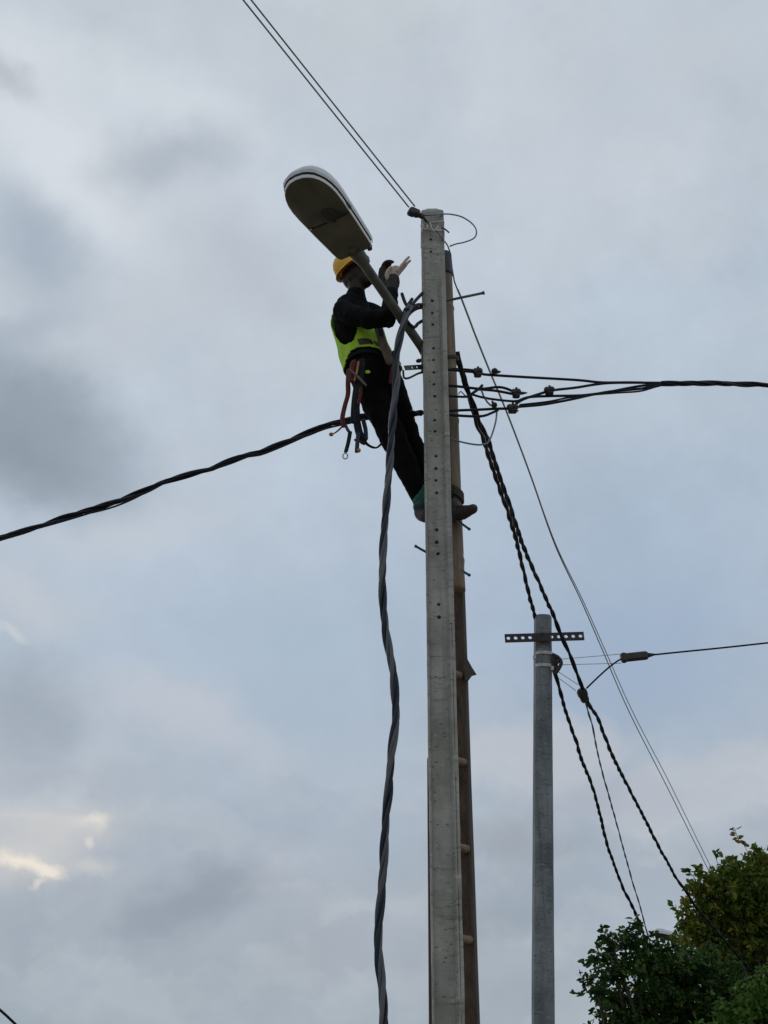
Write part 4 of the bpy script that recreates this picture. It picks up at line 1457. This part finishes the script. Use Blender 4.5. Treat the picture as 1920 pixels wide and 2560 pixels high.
def leaf_cloud(C, D, size):
    """C centres, D growth directions (both n x 3): folded six-cornered leaves"""
    n_ = len(C)
    D = D / np.linalg.norm(D, axis=1, keepdims=True)
    rv = rng.normal(size=(n_, 3))
    S = np.cross(D, rv)
    S /= np.linalg.norm(S, axis=1, keepdims=True) + 1e-9
    N = np.cross(S, D)
    ln = size * rng.uniform(.65, 1.25, (n_, 1))
    wd = ln * rng.uniform(.21, .30, (n_, 1))
    fo = wd * rng.uniform(.15, .6, (n_, 1))
    droop = np.array([[0, 0, -1.0]]) * ln * rng.uniform(0, .3, (n_, 1))
    v0 = C
    v1 = C + D * ln * .35 + S * wd + N * fo
    v2 = C + D * ln * .72 + S * wd * .75 + N * fo + droop * .5
    v3 = C + D * ln + droop
    v4 = C + D * ln * .72 - S * wd * .75 + N * fo + droop * .5
    v5 = C + D * ln * .35 - S * wd + N * fo
    V = np.stack([v0, v1, v2, v3, v4, v5], 1).reshape(-1, 3)
    b = np.arange(n_)[:, None] * 6
    Fq = np.concatenate([b + np.array([[0, 3, 2, 1]]), b + np.array([[0, 5, 4, 3]])], 1).reshape(-1, 4)
    return V, Fq


def fast_mesh(name, V, Fq, m_, parent, origin):
    me = bpy.data.meshes.new(name)
    V = V - np.array(origin)[None]
    me.vertices.add(len(V))
    me.vertices.foreach_set('co', V.astype(np.float32).ravel())
    me.loops.add(Fq.size)
    me.loops.foreach_set('vertex_index', Fq.astype(np.int32).ravel())
    me.polygons.add(len(Fq))
    me.polygons.foreach_set('loop_start', np.arange(len(Fq), dtype=np.int32) * Fq.shape[1])
    me.polygons.foreach_set('loop_total', np.full(len(Fq), Fq.shape[1], dtype=np.int32))
    me.update(calc_edges=True)
    me.validate()
    me.materials.append(m_)
    return link(name, me, Vector(origin), parent)


def crown_points(blobs, dens, size):
    Cs, Ds, twigs = [], [], []
    for (c, r, k) in blobs:
        c = np.array(c)
        nt_ = max(6, int(dens * k * (r / size) ** 2))
        d = rng.normal(size=(nt_, 3))
        d[:, 2] += 0.25 * np.abs(d[:, 2])
        d /= np.linalg.norm(d, axis=1, keepdims=True)
        rad = r * (0.35 + 0.68 * rng.uniform(0, 1, (nt_, 1)) ** 0.55)
        # uneven outline
        lump = np.array([noise.noise(Vector(tuple(x * 2.3 + c))) for x in d])[:, None]
        rad *= 1 + 0.30 * lump
        tip = c + d * rad * np.array([[1, 1, .9]])
        nl = 9
        for j in range(nl):
            dd = d * rng.uniform(.2, .9, (nt_, 1)) + rng.normal(size=(nt_, 3)) * .75 + np.array([[0, 0, -.1]])
            Cs.append(tip + d * (j / nl - .6) * size * 1.3 + rng.normal(size=(nt_, 3)) * size * .22)
            Ds.append(dd)
        for q in range(0, nt_, 7):
            twigs.append((c + d[q] * rad[q] * .45, tip[q]))
    return np.concatenate(Cs), np.concatenate(Ds), twigs


def tree(name, label, kind, base, blobs, dens, size, trunk_r, sprigs=(), group='leafy trees at the lower right'):
    base = Vector(base)
    t = thing(name, base, label, 'tree', group)
    C, D, twigs = crown_points(blobs, dens, size)
    V, Fq = leaf_cloud(C, D, size)
    cr = fast_mesh('crown', V, Fq, LEAF[kind], t, base)
    cr['kind'] = 'stuff'
    cen = sum((Vector(b[0]) for b in blobs), Vector()) / len(blobs)
    fork = base.lerp(Vector((cen.x, cen.y, base.z)), .6)
    fork.z = cen.z * .42
    tr = mesh('trunk', [tube(spline([base - Vector((0, 0, .2)), base + Vector((.05, 0, fork.z * .4)), fork], .2), [trunk_r * (1 - .35 * i / 20) for i in range(len(spline([base - Vector((0, 0, .2)), base + Vector((.05, 0, fork.z * .4)), fork], .2)))], 12)], 'bark', t)
    limbs = []
    for (c, r, k) in blobs:
        c = Vector(c)
        mid = fork.lerp(c, .55) + Vector((random.uniform(-.2, .2), random.uniform(-.2, .2), -.15))
        Q = spline([fork, mid, c], .15)
        limbs.append(tube(Q, [max(.010, trunk_r * .36 * (1 - .85 * i / len(Q))) for i in range(len(Q))], 7))
    mesh('limb', join(limbs), 'bark', t)
    tw = mesh('twig', join([tube([Vector(a_), Vector(a_).lerp(Vector(b_), .5) + Vector((0, 0, .03)), Vector(b_)], [.008, .006, .003], 4) for a_, b_ in twigs]), 'bark', t)
    tw['kind'] = 'stuff'
    for (pts_, lk, num) in sprigs:
        P_ = spline(pts_, .02)
        mesh('sprig_stem', tube(P_, .0035, 5), 'bark', t)
        cc, dd = [], []
        for j in range(num):
            f_ = .35 + .65 * j / max(1, num - 1)
            p = P_[min(len(P_) - 1, int(f_ * (len(P_) - 1)))]
            cc.append(tuple(p))
            dd.append((random.uniform(-1, 1), random.uniform(-.6, .6), random.uniform(-.2, 1.0)))
        V_, F_ = leaf_cloud(np.array(cc), np.array(dd), size * 1.15)
        sl = fast_mesh('sprig_leaves', V_, F_, LEAF[lk], t, P_[0])
        sl['kind'] = 'stuff'
    return t


def B_(x, y, r, Y, k=1.0):
    return (tuple(at(x, y, Y)), r * mpp(x, y, Y), k)


dark_blobs = [B_(1590, 2470, 105, 16.2, .8), B_(1535, 2400, 62, 16.0, .7), B_(1590, 2350, 46, 16.1, .9), B_(1525, 2345, 26, 15.9, .6), B_(1635, 2410, 45, 16.3), B_(1705, 2435, 62, 16.6), B_(1560, 2560, 70, 16.1, .8), B_(1490, 2460, 36, 15.8, .5), B_(1650, 2410, 62, 16.4, .9),
              B_(1680, 2520, 130, 16.6), B_(1600, 2600, 130, 16.4), B_(1760, 2480, 120, 16.9), B_(1750, 2640, 190, 17.2), B_(1900, 2620, 190, 17.4), B_(1620, 2740, 170, 16.9, .7), B_(1850, 2800, 260, 18.2, .7)]
sprD = [([at(1530, 2430, 15.9), at(1470, 2450, 15.8), at(1447, 2432, 15.8)], 'dark', 14), ([at(1510, 2475, 15.9), at(1465, 2482, 15.8), at(1434, 2485, 15.8)], 'dark', 16),
        ([at(1540, 2370, 15.9), at(1518, 2345, 15.9), at(1504, 2318, 15.9)], 'dark', 16), ([at(1545, 2520, 15.9), at(1510, 2525, 15.8), at(1505, 2524, 15.8)], 'dark', 8),
        ([at(1600, 2340, 16), at(1592, 2318, 16), at(1583, 2298, 16)], 'dark', 10), ([at(1480, 2470, 15.8), at(1462, 2462, 15.8), at(1455, 2444, 15.8)], 'dark', 9),
        ([at(1560, 2560, 15.9), at(1540, 2556, 15.9), at(1530, 2545, 15.9)], 'dark', 9)]
tree('leafy_tree', 'dark green leafy tree at the lower right, its sparse left side against the sky', 'dark', (at(1700, 2500, 16.8).x, 16.9, 0), dark_blobs, 4.6, .078, .17, sprD)
olive_blobs = [B_(1800, 2265, 92, 18.2), B_(1865, 2215, 80, 18.3), B_(1770, 2215, 55, 18.1, .9), B_(1815, 2170, 36, 18.2, .8), B_(1890, 2160, 40, 18.3, .8), B_(1745, 2290, 55, 18.1, .9), B_(1735, 2350, 50, 18.0, .9), B_(1760, 2385, 80, 18.3),
               B_(1850, 2340, 120, 18.5), B_(1925, 2260, 110, 18.7), B_(1950, 2180, 60, 18.6), B_(2010, 2260, 150, 19.0), B_(1960, 2430, 170, 19.2), B_(2120, 2360, 220, 19.8), B_(1900, 2330, 150, 20.0, .8), B_(2030, 2560, 260, 20.2, .8)]
sprO = [([at(1872, 2135, 18.3), at(1858, 2110, 18.3), at(1846, 2098, 18.3), at(1836, 2070, 18.3)], 'yellow', 15), ([at(1795, 2160, 18.1), at(1790, 2145, 18.1), at(1789, 2130, 18.1)], 'dark', 6),
        ([at(1740, 2200, 18.1), at(1722, 2178, 18.1), at(1716, 2172, 18.1)], 'dark', 9), ([at(1900, 2130, 18.3), at(1893, 2122, 18.3), at(1888, 2118, 18.3)], 'yellow', 7),
        ([at(1760, 2170, 18.1), at(1742, 2172, 18.1), at(1735, 2170, 18.1)], 'dark', 8), ([at(1712, 2290, 18.0), at(1690, 2275, 18.0), at(1682, 2262, 18.0)], 'olive', 8)]
tree('leafy_tree', 'tall olive tinged leafy tree at the right edge with a lone yellowish sprig on top', 'olive', (at(1960, 2430, 19.2).x, 19.3, 0), olive_blobs, 4.6, .085, .2, sprO)
fresh_blobs = [B_(1890, 2505, 62, 14.6), B_(1930, 2450, 48, 14.7), B_(1830, 2560, 70, 14.5), B_(1760, 2590, 42, 14.4, .7), B_(1960, 2560, 110, 14.9), B_(1900, 2650, 130, 14.8), B_(2040, 2500, 120, 15.2), B_(2020, 2700, 180, 15.3, .7)]
tree('leafy_tree', 'brighter green bushy tree in the bottom right corner, in front of the darker ones', 'fresh', (at(1960, 2560, 14.9).x, 14.9, 0), fresh_blobs, 4.2, .075, .13)

# ------------------------------------------------------------------ far street lamp showing between the trees
FY = 25.0
fa, fb = at(1740, 2364, FY), at(1633, 2334, FY - .1)
fbase = Vector((at(1790, 2380, FY).x, FY, 0))
t = thing('street_lamp', fbase, 'small distant white street lamp head peeping out between two tree crowns', 'street lamp')
ftop = Vector((fbase.x, FY, at(1790, 2390, FY).z))
mesh('pole', tube([fbase - Vector((0, 0, .2)), ftop], [.09, .05], 10), 'steel', t)
mesh('arm', tube(spline([ftop, ftop.lerp(fa, .6) + Vector((0, 0, .03)), fa], .1), .03, 8), 'steel', t)
uu = (fb - fa).normalized()
vv = uu.cross(Vector((0, 0, 1))).normalized()
ww = vv.cross(uu)
Lf = (fb - fa).length
V, Fc = [], []
m = 12
for s, y, h in zip(ss, hw_, ht_):
    for k in range(m + 1):
        a = math.pi * k / m
        V.append(fa + uu * (s * Lf) + vv * (max(y, .003) * 1.1 * math.cos(a)) + ww * (h * .95 * math.sin(a)))
for i in range(len(ss) - 1):
    for k in range(m):
        Fc.append((i * (m + 1) + k, i * (m + 1) + k + 1, (i + 1) * (m + 1) + k + 1, (i + 1) * (m + 1) + k))
Fc.append(tuple(range(m + 1)))
mesh('housing', (V, Fc), 'far_lamp', t)
V, Fc = [], []
for s, y in zip(ss, hw_):
    for k in range(9):
        q = -1 + k / 4
        V.append(fa + uu * (s * Lf) + vv * (max(y, .003) * 1.08 * q) - ww * (.004 + .02 * (1 - q * q)))
for i in range(len(ss) - 1):
    for k in range(8):
        Fc.append((i * 9 + k, i * 9 + k + 1, (i + 1) * 9 + k + 1, (i + 1) * 9 + k))
mesh('glass_cover', (V, Fc), 'gasket', t)
